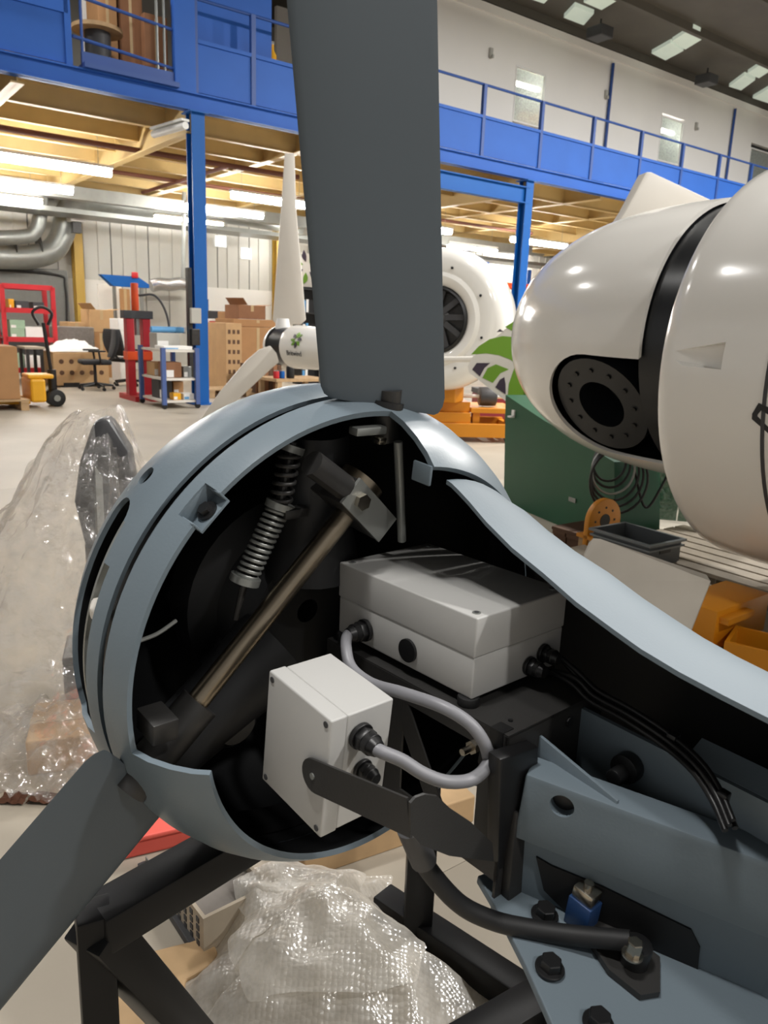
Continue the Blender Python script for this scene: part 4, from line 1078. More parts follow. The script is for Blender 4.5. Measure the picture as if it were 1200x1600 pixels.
# ---- tail fin with leaf print
TV = frame(at(780, 575, 6.35), rad(-8))
vf = thing('tail_fin', 'white turbine tail fin printed with green and dark leaves', 'tail fin', TV)
plate([(731, 572), (738, 558), (800, 505), (860, 462), (900, 560), (880, 690), (850, 664), (792, 628), (733, 582)], 0.03, TV).build('panel', M['white_matt'], vf, 0)
leaves = [([(736, 554), (748, 541), (765, 530), (785, 525), (806, 527), (812, 548), (810, 572), (798, 562), (780, 555), (760, 552)], 'leaf'),
          ([(804, 574), (816, 566), (826, 600), (822, 650), (808, 640), (793, 624), (795, 600)], 'leaf'),
          ([(754, 590), (762, 575), (775, 569), (795, 577), (782, 583), (770, 598)], 'leaf'),
          ([(789, 511), (800, 504), (815, 494), (822, 520), (806, 520)], 'leaf'),
          ([(738, 577), (745, 567), (766, 567), (757, 575), (750, 588)], 'leaf_dark'),
          ([(774, 605), (781, 593), (788, 589), (790, 600), (790, 616)], 'leaf_dark'),
          ([(776, 519), (781, 514), (787, 518)], 'leaf_dark'),
          ([(818, 604), (830, 612), (846, 655), (836, 650), (818, 632)], 'leaf_dark')]
for ps, m in leaves:
    plate(ps, 0.004, TV, -0.0165).build('printed_leaf', M[m], vf, 0)

# ---- white ring-shaped housing on an orange stand
hc_ = at(682, 500, 8.3); hz = rad(-90 - 24)
TH = frame(hc_, hz)
rh = thing('ring_housing', 'white round nacelle housing with open fan mouth on an orange stand', 'nacelle housing', frame((hc_.x, hc_.y, 0), hz))
Z0 = Matrix.Translation((0, 0, hc_.z))
MB().lathe([(0.02, 0.36), (0.06, 0.40), (0.07, 0.46), (0.03, 0.50), (0.05, 0.58), (0.02, 0.68), (-0.08, 0.745), (-0.22, 0.765), (-0.6, 0.72), (-1.1, 0.52), (-1.3, 0.2), (-1.3, 0.0)], 64, Z0, closed=False).build('shell', M['white_gel'], rh, 50)
MB().lathe([(0.03, 0.36), (0.05, 0.33), (-0.02, 0.30), (-0.1, 0.36)], 48, Z0).build('fan_ring', M['black'], rh)
MB().lathe([(-0.05, 0.31), (-0.04, 0.14), (0.0, 0.10), (0.03, 0.0)], 40, Z0, closed=False).build('fan_disc', M['dark_steel'], rh)
for k in range(10):
    a = 2 * PI * k / 10
    MB().bar((0.0, 0.1 * math.sin(a), hc_.z + 0.1 * math.cos(a)), (0.0, 0.32 * math.sin(a + 0.2), hc_.z + 0.32 * math.cos(a + 0.2)), 0.06, 0.012, (1, 0, 0)).build('fan_vane', M['dark_grey'], rh, 0)
for k in range(8):
    a = 2 * PI * k / 8 + 0.3
    MB().cyl((0.05, 0.56 * math.sin(a), hc_.z + 0.56 * math.cos(a)), 0.014, 0.02, 10, axis='x').build('rim_bolt', M['black'], rh)
MB().b2((-0.6, -0.16, 0.465), (-0.3, 0.16, hc_.z - 0.68)).build('stand_column', M['orange'], rh, 0, 0.01)
pp0 = at(640, 562, 7.6); pp1 = at(762, 561, 7.4)
wpz = thing('white_pole', 'thin white pole reaching out in front of the ring housing', 'pole', frame((pp0.x, pp0.y, pp0.z), 0))
MB().tube([Vector((0, 0, 0)), pp1 - pp0], 0.028, 12).build('pole', M['white_matt'], wpz); MB().tube([(pp1 - pp0) * 0.98, (pp1 - pp0) * 1.0], 0.031, 12).build('end_cap', M['white'], wpz)
ob = pz(720, 690, 0)
ol = thing('orange_lift_table', 'orange hydraulic lift table with open frame below the ring housing', 'lift table', frame((ob.x, ob.y + 0.35, 0), rad(6)))
MB().b2((-0.8, -0.4, 0.06), (0.62, -0.34, 0.22)).build('front_rail', M['orange'], ol, 0, 0.006)
MB().b2((-0.8, 0.34, 0.06), (0.62, 0.4, 0.22)).build('rear_rail', M['orange'], ol, 0, 0.006)
for x in (-0.78, -0.3, 0.1, 0.56): MB().b2((x, -0.34, 0.08), (x + 0.06, 0.34, 0.20)).build('cross_member', M['orange'], ol, 0)
MB().b2((-0.75, -0.36, 0.22), (0.06, 0.36, 0.34)).build('deck_box', M['orange'], ol, 0, 0.006)
MB().b2((0.06, -0.36, 0.34), (0.62, 0.36, 0.40)).build('top_plate', M['orange'], ol, 0, 0.006)
MB().b2((-0.75, -0.30, 0.34), (0.06, 0.36, 0.46)).build('raised_deck', M['orange'], ol, 0, 0.006)
MB().b2((0.1, -0.30, 0.22), (0.18, -0.2, 0.34)).build('post', M['orange'], ol, 0); MB().b2((0.5, -0.30, 0.22), (0.58, -0.2, 0.34)).build('post', M['orange'], ol, 0)
for x in (-0.7, 0.52):
    for y in (-0.37, 0.37): MB().cyl((x, y, 0.05), 0.05, 0.05, 16, axis='y').build('wheel', M['black'], ol)
cy = thing('motor_drum', 'dark grey drum lying on the orange lift table with white rod through it', 'motor', frame((ob.x + 0.30, ob.y + 0.2, 0.47), rad(6)))
MB().cyl((0, 0, 0.05), 0.11, 0.2, 24, axis='x').build('drum', M['dark_grey'], cy, 30, 0.01)
MB().cyl((0, 0, 0.05), 0.022, 0.75, 12, axis='x').build('rod', M['white'], cy)
rp = thing('red_tool_case', 'small dark red case behind the orange lift table', 'case', frame((ob.x + 0.55, ob.y + 1.6, 0), 0.2))
MB().b2((-0.25, -0.15, 0), (0.25, 0.15, 0.45)).build('body', mat('dark_red', (130, 30, 40), 0.5), rp, 0, 0.02); MB().b2((-0.26, -0.16, 0.45), (0.26, 0.16, 0.52)).build('lid', M['dark_grey'], rp, 0, 0.01)

# ---- far pallet racking
u_, _z = wp(812, 470, 6.0)
rk = thing('pallet_racking', 'distant pallet racking with blue uprights and orange beams', 'racking', frame(hall(u_, 6.0), RW))
for x in (-1.5, 1.3, 4.1):
    for y in (0, 0.9): MB().b2((x - 0.05, y - 0.04, 0), (x + 0.05, y + 0.04, 3.2)).build('upright', M['blue'], rk, 0)
for z in (0.25, 1.35, 2.55):
    for y in (-0.05, 0.9): MB().b2((-1.45, y, z), (4.05, y + 0.05, z + 0.13)).build('beam', M['orange_red'], rk, 0)
for i, (x, z, w, h, m) in enumerate(((-1.2, 1.48, 0.8, 0.7, 'card2'), (-0.2, 1.48, 0.7, 0.8, 'card'), (0.6, 1.48, 0.5, 0.5, 'white'), (1.6, 1.48, 0.9, 0.8, 'card2'), (-1.1, 0.38, 0.9, 0.7, 'dark_grey'), (0.1, 0.38, 0.8, 0.8, 'card'), (1.6, 0.38, 0.9, 0.7, 'card3'))):
    lab = ['pale carton on the middle beam of the far racking, first in the row', 'brown carton on the middle beam of the far racking, second in the row', 'white carton on the middle beam of the far racking', 'pale carton on the middle racking beam beyond the blue upright', 'dark bin on the lowest beam of the far racking', 'brown carton on the lowest beam of the far racking', 'dark brown carton on the lowest racking beam beyond the upright'][i]
    b_ = thing('racked_carton', lab, 'carton', frame(hall(u_ + x, 6.1, z), RW), 'goods on the far racking')
    MB().b2((0, 0, 0), (w, 0.7, h)).build('body', M[m], b_, 0, 0.01); MB().b2((w / 2 - 0.03, -0.003, 0.02), (w / 2 + 0.03, 0.0, h - 0.02)).build('tape', M['tape'], b_, 0)

# ================================================================== UNDER AND BESIDE THE TURBINE
def crumple(nx, ny, fn, thick=0.0):
    mb = MB(); vs = [Vector(fn(i / (nx - 1), j / (ny - 1))) for j in range(ny) for i in range(nx)]
    fs = [(j * nx + i, j * nx + i + 1, (j + 1) * nx + i + 1, (j + 1) * nx + i) for j in range(ny - 1) for i in range(nx - 1)]
    return mb.add(vs, fs)
def fbm(p, o=4):
    return noise.fractal(Vector(p), 1.0, 2.0, o)

# bubble wrap heap
bc = pz(520, 1500, 0.0)
BW = thing('bubble_wrap', 'crumpled heap of bubble wrap on the floor below the turbine', 'bubble wrap', frame((bc.x, bc.y, 0), 0))
BWi = BW.matrix_basis.inverted()
outl = [(300, 1600), (270, 1540), (330, 1470), (300, 1390), (345, 1350), (450, 1345), (570, 1352), (610, 1362), (600, 1410), (660, 1470), (790, 1555), (740, 1650), (520, 1700), (330, 1680)]
op = [BWi @ pz(x, y, 0.03) for x, y in outl]
cen = sum(op, Vector()) / len(op); NPh = len(op)
def bw(u, v, lay=0):
    t = u * NPh; i = int(t) % NPh; f = t - int(t)
    e = op[i] * (1 - f) + op[(i + 1) % NPh] * f
    r = v
    p = cen + (e - cen) * (r * (1 + 0.05 * math.sin(u * 40 + lay)))
    h = 0.13 * (1 - r ** 1.6) + 0.07 * (1 - abs(fbm((p.x * 4 + lay * 7, p.y * 4, lay), 3))) * (1 - 0.6 * r) - 0.04 + 0.008 * fbm((p.x * 22, p.y * 22, 3 + lay), 2)
    return (p.x, p.y, max(0.012, h + 0.012 + lay * 0.025))
o = crumple(110, 34, lambda u, v: bw(u, 0.02 + 0.98 * v)).build('wrap_sheet', M['bubble'], BW, 60)
o = crumple(90, 24, lambda u, v: bw(u, 0.02 + 0.62 * v, 1)).build('wrap_fold', M['bubble'], BW, 60)

# plank, drawer-like mesh crate and small floor things below
def slab(name, px, z0, th, m, label, cat, bev=0.004):
    ps = [pz(x, y, z0 + th) for x, y in px]; c = sum(ps, Vector()) / len(ps)
    ob = MB().prism([(p.x - c.x, p.y - c.y) for p in ps], th, Matrix.Translation((0, 0, th / 2))).build(name, m, None, 0, bev, Matrix.Translation((c.x, c.y, z0)))
    return tag(ob, label, cat)
slab('wood_plank', [(175, 1610), (180, 1500), (330, 1462), (345, 1500), (290, 1530), (280, 1620)], 0.0, 0.02, M['wood'], 'bare orange-tan plank lying on the floor below the lower blade', 'plank')
cx = pz(338, 1428, 0.0)
mc = thing('mesh_crate', 'pale vented crate with grey packing on the floor behind the stand', 'crate', frame((cx.x, cx.y, 0), rad(-50)))
MB().b2((-0.10, -0.08, 0), (0.10, 0.08, 0.012)).build('crate_bottom', M['wood_grey'], mc, 0)
for y in (-0.076, 0.076): MB().b2((-0.10, y - 0.004, 0.012), (0.10, y + 0.004, 0.10)).build('crate_wall', M['wood_grey'], mc, 0)
for x in (-0.096, 0.096): MB().b2((x - 0.004, -0.072, 0.012), (x + 0.004, 0.072, 0.10)).build('crate_wall', M['wood_grey'], mc, 0)
MB().b2((-0.094, -0.07, 0.012), (0.094, 0.07, 0.085)).build('packing', M['foam'], mc, 0)
vh = MB().b2((-0.006, -0.0055, -0.006), (0.006, 0.0055, 0.006)).build('vent', M['dark_grey'], mc, 0)
k = 0
for i in range(6):
    for j in range(4):
        T = Matrix.Translation((-0.075 + i * 0.03, -0.0765, 0.025 + j * 0.019))
        if k == 0: vh.matrix_basis = T
        else: link_copy(vh, mc, T)
        k += 1
rb = pz(262, 1300, 0.0)
rd = thing('red_tray', 'pink-red plastic tray on the floor behind the lower blade root', 'tray', frame((rb.x + 0.03, rb.y + 0.10, 0), rad(25)))
MB().b2((-0.2, -0.15, 0), (0.2, 0.15, 0.05)).build('body', M['pink'], rd, 0, 0.01); MB().b2((-0.21, -0.16, 0.05), (0.21, 0.16, 0.062)).build('rim', M['pink'], rd, 0, 0.004)
tb_ = pz(600, 1350, 0.0)
tm = thing('timber_bearer', 'short timber bearer on the floor behind the black post', 'timber', frame((tb_.x, tb_.y + 0.1, 0), rad(30)))
MB().b2((-0.25, -0.05, 0.0), (0.25, 0.05, 0.08)).build('beam', M['wood'], tm, 0, 0.004); MB().b2((-0.25, 0.08, 0), (0.25, 0.2, 0.06)).build('under_beam', M['wood_dark'], tm, 0, 0.004)
for i, (x, y, lab) in enumerate(((22, 1250, 'dry brown leaf scrap on the floor nearest the picture edge'), (66, 1250, 'dry brown leaf scrap on the floor beside the plastic-wrapped box'))):
    p = pz(x, y, 0.0)
    o = crumple(8, 8, lambda u, v: ((u - 0.5) * 0.07, (v - 0.5) * 0.05, 0.004 + 0.018 * abs(fbm((u * 3 + i * 5, v * 3, 1))))).build('leaf_scrap', M['brown_dirt'], None, 40, 0, Matrix.Translation((p.x, p.y, 0.0)))
    tag(o, lab, 'debris', 'floor scraps')
sc = pz(262, 1420, 0.0)
o = thing('floor_strip', 'thin grey steel strip lying on the floor between the stand tubes', 'steel strip', frame((sc.x, sc.y, 0), rad(-52)))
MB().b2((-0.16, -0.01, 0.0), (0.14, 0.01, 0.02)).build('bar', M['dark_grey'], o, 0, 0.002); MB().b2((-0.16, 0.01, 0), (0.14, 0.012, 0.03)).build('lip', M['galv'], o, 0)

# plastic-wrapped thing at the side
gp = pz(95, 1180, 0.0)
wr_ = thing('wrapped_blade_root', 'dark turbine part standing upright under clear plastic wrap', 'turbine part', frame((gp.x, gp.y + 0.22, 0), rad(35)))
WRi = wr_.matrix_basis.inverted()
hub_px = [(128, 720), (150, 655), (172, 648), (205, 700), (215, 760), (190, 830), (160, 900), (140, 860), (120, 780)]
Tq = frame(at(165, 760, 2.35), rad(10)); 
o = plate(hub_px, 0.10, Tq).build('dark_core', M['dark_grey'], wr_, 30, 0.02); o.matrix_basis = WRi @ Tq
qq = WRi @ at(150, 690, 2.3); pp2 = WRi @ at(158, 860, 2.3)
MB().bar(qq, pp2, 0.03, 0.02, (1, 0, 0)).build('core_rib', M['galv'], wr_, 0)
f1 = WRi @ at(165, 850, 2.35); MB().tube([(f1.x, f1.y, 0.02), f1], 0.06, 16).build('pedestal', M['dark_steel'], wr_)
MB().b2((f1.x - 0.1, f1.y - 0.1, 0), (f1.x + 0.1, f1.y + 0.1, 0.03)).build('foot', M['dark_steel'], wr_, 0)
cb_ = pz(90, 1215, 0)
cbx = thing('wrapped_carton', 'pale cardboard carton under clear plastic next to the grey spinner', 'carton', frame((cb_.x + 0.02, cb_.y + 0.16, 0), rad(18)))
MB().b2((-0.15, -0.12, 0), (0.15, 0.12, 0.11)).build('body', M['card2'], cbx, 0, 0.006); MB().b2((-0.15, -0.02, 0.11), (0.15, 0.02, 0.112)).build('tape', M['tape'], cbx, 0)
kb = thing('dark_case', 'dark case standing under the plastic wrap beside the spinner', 'case', frame((cb_.x + 0.02, cb_.y + 0.45, 0), rad(18)))
MB().b2((-0.16, -0.1, 0), (0.16, 0.1, 0.2)).build('body', M['dark_grey'], kb, 0, 0.01); MB().b2((-0.16, -0.1, 0.2), (0.16, 0.1, 0.225)).build('lid', M['black'], kb, 0, 0.005)
apex = at(160, 650, 2.32)
PW = thing('plastic_wrap', 'clear crumpled plastic sheeting draped over parts beside the grey spinner', 'plastic sheet', frame((apex.x, apex.y, 0), 0))
def drape(u, v, lay=0):
    a = 2 * PI * u; h0 = apex.z + 0.02
    z = h0 * (1 - v) ** 1.0
    rx = 0.07 + 0.50 * v ** 0.8; ry = 0.05 + 0.30 * v ** 0.9
    if math.cos(a) > 0: rx *= 0.75
    fold = 1 + 0.13 * fbm((math.cos(a) * 2.4 + lay * 9, math.sin(a) * 2.4, v * 2.2)) + 0.07 * fbm((math.cos(a) * 9, math.sin(a) * 9, v * 7 + lay)) + 0.03 * fbm((math.cos(a) * 25, math.sin(a) * 25, v * 22))
    x, y = rx * math.cos(a) * fold - 0.16 * v, ry * math.sin(a) * fold - 0.10 * v
    return (x, y, max(0.008, z + 0.03 * fbm((x * 8, y * 8, v * 6)) * (1 if v < 0.95 else 0)))
crumple(160, 90, lambda u, v: drape(u, v)).build('wrap_sheet', M['film'], PW, 60)
fz = pz(70, 1200, 0)
fo = Vector((fz.x - apex.x, fz.y - apex.y, 0))
crumple(60, 40, lambda u, v: (fo.x + (u - 0.5) * 0.55, fo.y + (v - 0.4) * 0.5, 0.125 * math.exp(-((u - 0.6) ** 2 + (v - 0.6) ** 2) * 7) + 0.02 + 0.05 * abs(fbm((u * 6, v * 6, 2))) + 0.015 * fbm((u * 20, v * 20, 4)))).build('wrap_skirt', M['film'], PW, 60)

# ================================================================== FAR LEFT: STORE AND WORKSHOP
def hframe(u, v, z=0.0, rz=0.0):
    return frame(hall(u, v, z), RW + rz)

def carton(x0, x1, y0, y1, v, label, m='card', d=0.5, group='cartons under the mezzanine', rz=0.0, z=None, name='carton', flaps=False):
    u0, u1, z0, z1 = prect(x0, x1, y0, y1, v)
    if z is not None: z0 = z
    if z0 < 0.02: z0 = 0
    t_ = thing(name, label, 'carton', hframe((u0 + u1) / 2, v, z0, rz), group)
    w, h = u1 - u0, z1 - z0
    MB().b2((-w / 2, 0, 0), (w / 2, d, h)).build('body', M[m], t_, 0, 0.006)
    MB().b2((-0.03, -0.003, h * 0.55), (0.03, 0.0, h - 0.004)).build('tape', M['tape'], t_, 0)
    if flaps:
        MB().bar((-w / 2, 0.0, h), (-w / 2 - 0.1, -0.02, h + 0.12), d * 0.9, 0.006, (0, 0, 1)).build('flap', M[m], t_, 0)
        MB().bar((w / 2, d / 2, h), (w / 2 + 0.14, d / 2, h + 0.02), d * 0.9, 0.006, (0, 0, 1)).build('flap', M[m], t_, 0)
    else:
        MB().b2((-w / 2 + 0.01, 0.01, h), (w / 2 - 0.01, d - 0.01, h + 0.008)).build('lid_flap', M[m], t_, 0)
    return t_

# carton on a pallet at the picture edge + pallet truck
u0, u1, z0, z1 = prect(-40, 30, 542, 640, 0.1)
pl = pallet(hall((u0 + u1) / 2 - 0.15, 0.35), RW, 'pallet under the tall brown carton by the pallet truck', (1.0, 0.8), 'wood', 'pallets under the mezzanine')
carton(-40, 30, 542, 640, 0.05, 'tall brown carton on a pallet beside the yellow pallet truck', 'card', 0.7, z=0.145)
u, _ = wp(60, 625, 0.2)
tk = thing('pallet_truck', 'yellow pallet truck with black handle and wheel', 'pallet truck', hframe(u, 0.2))
MB().b2((-0.10, -0.05, 0.08), (0.10, 0.5, 0.40)).build('chassis', M['yellow'], tk, 0, 0.03)
MB().b2((-0.12, -0.02, 0.40), (0.22, 0.35, 0.46)).build('top_plate', M['yellow'], tk, 0, 0.02)
for y in (0.0, 0.42): MB().b2((-1.1, y, 0.06), (-0.1, y + 0.16, 0.13)).build('fork', M['yellow'], tk, 0, 0.01)
for y in (0.12, 0.3): MB().cyl((0.27, y, 0.12), 0.12, 0.07, 24, axis='y').build('steer_wheel', M['rubber'], tk, 30, 0.01)
MB().cyl((0.27, 0.08, 0.12), 0.045, 0.02, 16, axis='y').build('wheel_hub', M['galv'], tk)
MB().cyl((0.25, 0.21, 0.36), 0.06, 0.3, 16).build('pump', M['black'], tk)
MB().tube([(0.25, 0.21, 0.4), (0.18, 0.21, 1.15)], 0.025, 10).build('handle_shaft', M['black'], tk)
MB().tube(spline([(0.12, 0.21, 1.12), (0.05, 0.21, 1.28), (0.17, 0.21, 1.36), (0.30, 0.21, 1.28), (0.24, 0.21, 1.12)], 5), 0.02, 8).build('handle_loop', M['black'], tk, 60)

# red shelving with goods
VS = 4.6
u0, u1, z0, z1 = prect(8, 86, 446, 600, VS)
rs = thing('red_shelving', 'red steel shelving unit beside the yellow wall column', 'shelving', hframe(u0, VS))
w = u1 - u0; zt = wp(45, 447, VS)[1]
for x in (0, w):
    for y in (0, 0.6): MB().b2((x - 0.04, y - 0.03, 0), (x + 0.04, y + 0.03, zt)).build('upright', M['red'], rs, 0)
levels = [wp(45, yy, VS)[1] for yy in (578, 530, 485, 448)]
for z in levels:
    for y in (-0.03, 0.57): MB().b2((0, y, z - 0.05), (w, y + 0.05, z + 0.04)).build('shelf_beam', M['red'], rs, 0)
    MB().b2((0.02, 0.03, z), (w - 0.02, 0.56, z + 0.015)).build('shelf_board', M['wood_grey'], rs, 0)
goods = [(12, 38, 552, 577, 'green_box', 'pale green carton on the bottom shelf of the red shelving'), (40, 64, 556, 577, 'white', 'white box on the bottom shelf of the red shelving'),
         (16, 40, 500, 514, 'green_box', 'upper pale green carton on the middle red shelf'), (17, 40, 514, 529, 'green_box', 'lower pale green carton on the middle red shelf'), (41, 72, 511, 529, 'white', 'flat white carton on the middle red shelf'),
         (14, 23, 467, 484, 'yellow', 'small yellow box on the upper red shelf'), (25, 46, 470, 484, 'dark_grey', 'dark tool box on the upper red shelf'), (52, 70, 472, 484, 'dark_grey', 'second dark tool box on the upper red shelf beyond the first')]
for (x0, x1, y0, y1, m, lab) in goods:
    a, b, c, d = prect(x0, x1, y0, y1, VS + 0.02)
    zb_ = c
    for z in levels:
        if abs(c - z) < 0.15: zb_ = z + 0.016
    if 'upper pale' in lab: zb_ = c
    t_ = thing('shelf_box', lab, 'box', hframe(a, VS + 0.06, zb_), 'boxes on the red shelving')
    MB().b2((0, 0, 0), (b - a, 0.4, max(d - zb_, 0.08))).build('body', M[m], t_, 0, 0.008); MB().b2((0.02, -0.003, 0.02), ((b - a) * 0.4, 0, 0.07)).build('paper_tag', M['white'], t_, 0)

# galvanised extraction ducts on the wall
VD = 9.2
dk = thing('extraction_duct', 'large galvanised duct bending down and away along the back wall', 'duct', HALL)
def dpts(px, v): return [Vector((wp(x, y, v)[0], v, wp(x, y, v)[1])) for x, y in px]
MB().tube(spline(dpts([(470, 352), (330, 330), (200, 320), (130, 318), (106, 330), (98, 365), (80, 392), (40, 402), (-40, 400)], VD), 8), 0.27, 20).build('main_duct', M['galv'], dk, 60)
MB().tube(spline(dpts([(64, 296), (62, 340), (54, 362), (35, 370), (-40, 372)], VD - 0.5), 8), 0.16, 16).build('branch_duct', M['galv'], dk, 60)
for i in (0, 1): MB().tube(dpts([(20 + 40 * i, 384 + i), (22 + 40 * i, 384 + i)], VD), 0.295, 20).build('duct_clip', M['dark_steel'], dk)
u0, u1, z0, z1 = prect(-30, 108, 418, 520, 9.6)
gq = thing('grey_wall_panel', 'large dark grey panel on the back wall behind the red shelving', 'panel', hframe(u0, 9.6))
MB().b2((0, 0, z0), (u1 - u0, 0.06, z1)).build('board', mat('panel_grey', (116, 116, 112), 0.5), gq, 0, 0.01)
m_ = MB()
MB().tube(spline([(u1 - u0 - 0.1, -0.04, z0), (u1 - u0 - 0.08, -0.04, z1 - 0.4), (u1 - u0 - 0.3, -0.04, z1 - 0.12), (0, -0.04, z1 - 0.1)], 6), 0.03, 8).build('conduit', M['dark_steel'], gq, 60)
MB().b2((0, 0.005, 0), (u1 - u0, 0.05, z0)).build('plinth', M['dark_grey'], gq, 0)
# lamp-like white box over the column
u0, u1, z0, z1 = prect(110, 134, 332, 346, 8.5)
hb_ = thing('wall_heater', 'small white unit over the yellow column', 'heater', hframe((u0 + u1) / 2, 8.5, z0))
MB().b2((-(u1 - u0) / 2, 0, 0), ((u1 - u0) / 2, 0.35, z1 - z0)).build('body', M['white'], hb_, 0, 0.02); MB().b2((-0.1, 0.1, -0.25), (0.1, 0.3, 0)).build('bracket', M['dark_steel'], hb_, 0)

# cartons by the column
carton(140, 178, 484, 520, 5.4, 'open brown carton on the stack beside the yellow column', 'card2', 0.6, z=wp(160, 520, 5.4)[1] + 0.015, flaps=True)
carton(143, 176, 520, 600, 5.4, 'plain brown carton under the open one beside the yellow column', 'card', 0.7, z=0)
carton(108, 136, 504, 600, 5.5, 'tall pale carton standing left of the stacked cartons', 'card2', 0.6, z=0)
# foam block, white sheet, grid-front crate
u0, u1, z0, z1 = prect(92, 152, 511, 560, 4.75)
fo_ = thing('foam_block', 'long grey foam block behind the white heap', 'foam', hframe(u0, 4.9)); MB().b2((0, 0, z0), (u1 - u0, 0.5, z1)).build('block', M['foam'], fo_, 0, 0.02); MB().b2((0, 0.02, 0), (u1 - u0, 0.5, z0)).build('support', M['card3'], fo_, 0)
u0, u1, z0, z1 = prect(84, 170, 551, 604, 3.3)
gc_ = thing('holed_carton', 'brown carton with two rows of punched holes behind the office chair', 'carton', hframe(u0, 3.3))
w = u1 - u0; h = z1
MB().b2((0, 0, 0.03), (w, 0.8, h)).build('body', M['card2'], gc_, 0, 0.008)
MB().b2((0.15, -0.004, 0), (w * 0.45, 0.7, 0.08)).build('base_slot', M['black'], gc_, 0)
for j in range(2):
    for i in range(5): MB().cyl((w * (0.14 + 0.18 * i), -0.001, h * (0.74 - 0.32 * j)), 0.042, 0.006, 16, axis='y').build('punched_hole', M['wood_dark'], gc_)
o = crumple(30, 24, lambda u, v: ((u - 0.02) * w * 0.95, 0.05 + v * 0.7, h + 0.012 + 0.22 * math.sin(PI * u) ** 0.6 * math.sin(PI * v) ** 0.6 * (0.8 + 0.5 * fbm((u * 5, v * 5, 1))))).build('white_sheet_heap', M['white'], None, 50, 0, hframe(u0, 3.3))
tag(o, 'crumpled white sheet heaped on the holed carton', 'sheet')
u0, u1, z0, z1 = prect(50, 72, 545, 600, 3.6)
bn = thing('small_bench', 'small pale bench top beside the holed carton', 'bench', hframe(u0 - 0.1, 3.6)); zt = z1 + 0.03
MB().b2((0, 0, zt - 0.04), (u1 - u0 + 0.1, 0.6, zt)).build('top', M['wood_grey'], bn, 0, 0.005)
for x in (0.05, u1 - u0 + 0.05):
    for y in (0.04, 0.54): MB().b2((x - 0.025, y - 0.025, 0), (x + 0.025, y + 0.025, zt - 0.04)).build('leg', M['dark_steel'], bn, 0)

# office chairs
def office_chair(T, label):
    t_ = thing('office_chair', label, 'chair', T, 'black office chairs')
    MB().b2((-0.25, -0.25, 0.44), (0.25, 0.25, 0.52)).build('seat', M['seat'], t_, 40, 0.035, None, 3)
    b_ = MB()
    vs = []
    for k in range(9):
        f = k / 8; wd = 0.23 * (0.75 + 0.5 * math.sin(PI * (0.15 + 0.7 * f))) * 0.85; z = 0.56 + 0.48 * f; y = 0.24 + 0.10 * f + 0.03 * math.sin(PI * f)
        for s_, dy in ((-1, 0), (1, 0), (1, 0.06), (-1, 0.06)): vs.append((s_ * wd, y + dy + (0 if dy else -0.0), z))
    fs = []
    for k in range(8):
        for q in range(4): fs.append((k * 4 + q, k * 4 + (q + 1) % 4, (k + 1) * 4 + (q + 1) % 4, (k + 1) * 4 + q))
    fs += [(0, 3, 2, 1), (32, 33, 34, 35)]
    b_.add(vs, fs).build('backrest', M['seat'], t_, 60, 0.012)
    MB().tube([(0, 0.2, 0.46), (0, 0.30, 0.56), (0, 0.34, 0.75)], 0.022, 8).build('back_stem', M['black'], t_)
    for s_ in (-1, 1):
        a_ = MB().tube(spline([(s_ * 0.2, 0.05, 0.45), (s_ * 0.29, 0.05, 0.5), (s_ * 0.29, 0.03, 0.66)], 5), 0.018, 8).build('arm_support', M['black'], t_, 60)
        MB().b2((s_ * 0.29 - 0.035, -0.14, 0.66), (s_ * 0.29 + 0.035, 0.14, 0.69)).build('armrest', M['black'], a_, 30, 0.01)
    MB().tube([(0, 0, 0.09), (0, 0, 0.44)], [0.03, 0.025], 12).build('gas_column', M['black'], t_)
    for k in range(5):
        a = 2 * PI * k / 5 + 0.3; p = Vector((0.3 * math.cos(a), 0.3 * math.sin(a), 0.075))
        l_ = MB().tube([(0, 0, 0.11), p], [0.028, 0.018], 8).build('base_arm', M['black'], t_)
        MB().cyl((p.x, p.y, 0.03), 0.03, 0.045, 14, axis='x').build('caster', M['black'], l_)
    return t_
cp = pz(150, 609, 0)
ch1 = office_chair(frame(cp, rad(-60)), 'black office chair with armrests facing the holed carton')
cp2 = pz(196, 604, 0)
copy_thing(ch1, frame(cp2 + Vector((0, 0.25, 0)), rad(150)), 'second black office chair half hidden behind the red press')

# partitions, blue gantry, cardboard, white tower
u0, u1, z0, z1 = prect(155, 300, 448, 560, 7.0)
pt_ = thing('partition_screen', 'row of tall grey partition panels behind the red press', 'partition', hframe(u0, 7.0))
n = 4; ww_ = (u1 - u0) / n
for k in range(n): MB().b2((k * ww_ + 0.01, 0, 0.05), ((k + 1) * ww_ - 0.01, 0.06, z1)).build('panel', M['grey_panel'] if k else M['white_matt'], pt_, 0, 0.004)
for k in range(n + 1): MB().b2((k * ww_ - 0.03, -0.02, 0), (k * ww_ + 0.03, 0.08, 0.05)).build('foot', M['dark_steel'], pt_, 0)
u0, u1, z0, z1 = prect(158, 233, 431, 448, 6.2)
bg_ = thing('blue_gantry_beam', 'blue beam with angled end and red knob above the grey partitions', 'beam', hframe(u0, 6.2, z0))
hh = z1 - z0; w = u1 - u0
MB().prism([(0.25, 0), (w, 0), (w, hh * 0.35), (w - 0.25, hh), (0, hh)], 0.2, axes((0, 0.1, 0), (1, 0, 0), (0, 0, 1), (0, -1, 0))).build('beam', M['blue_post'], bg_, 0, 0.004)
MB().cyl((w * 0.7, 0.0, hh + 0.03), 0.07, 0.12, 16).build('knob', M['red'], bg_, 30, 0.01)
for x in (0.3, w - 0.15): MB().b2((x - 0.03, 0.05, -z0), (x + 0.03, 0.12, 0)).build('support_leg', M['galv'], bg_, 0)
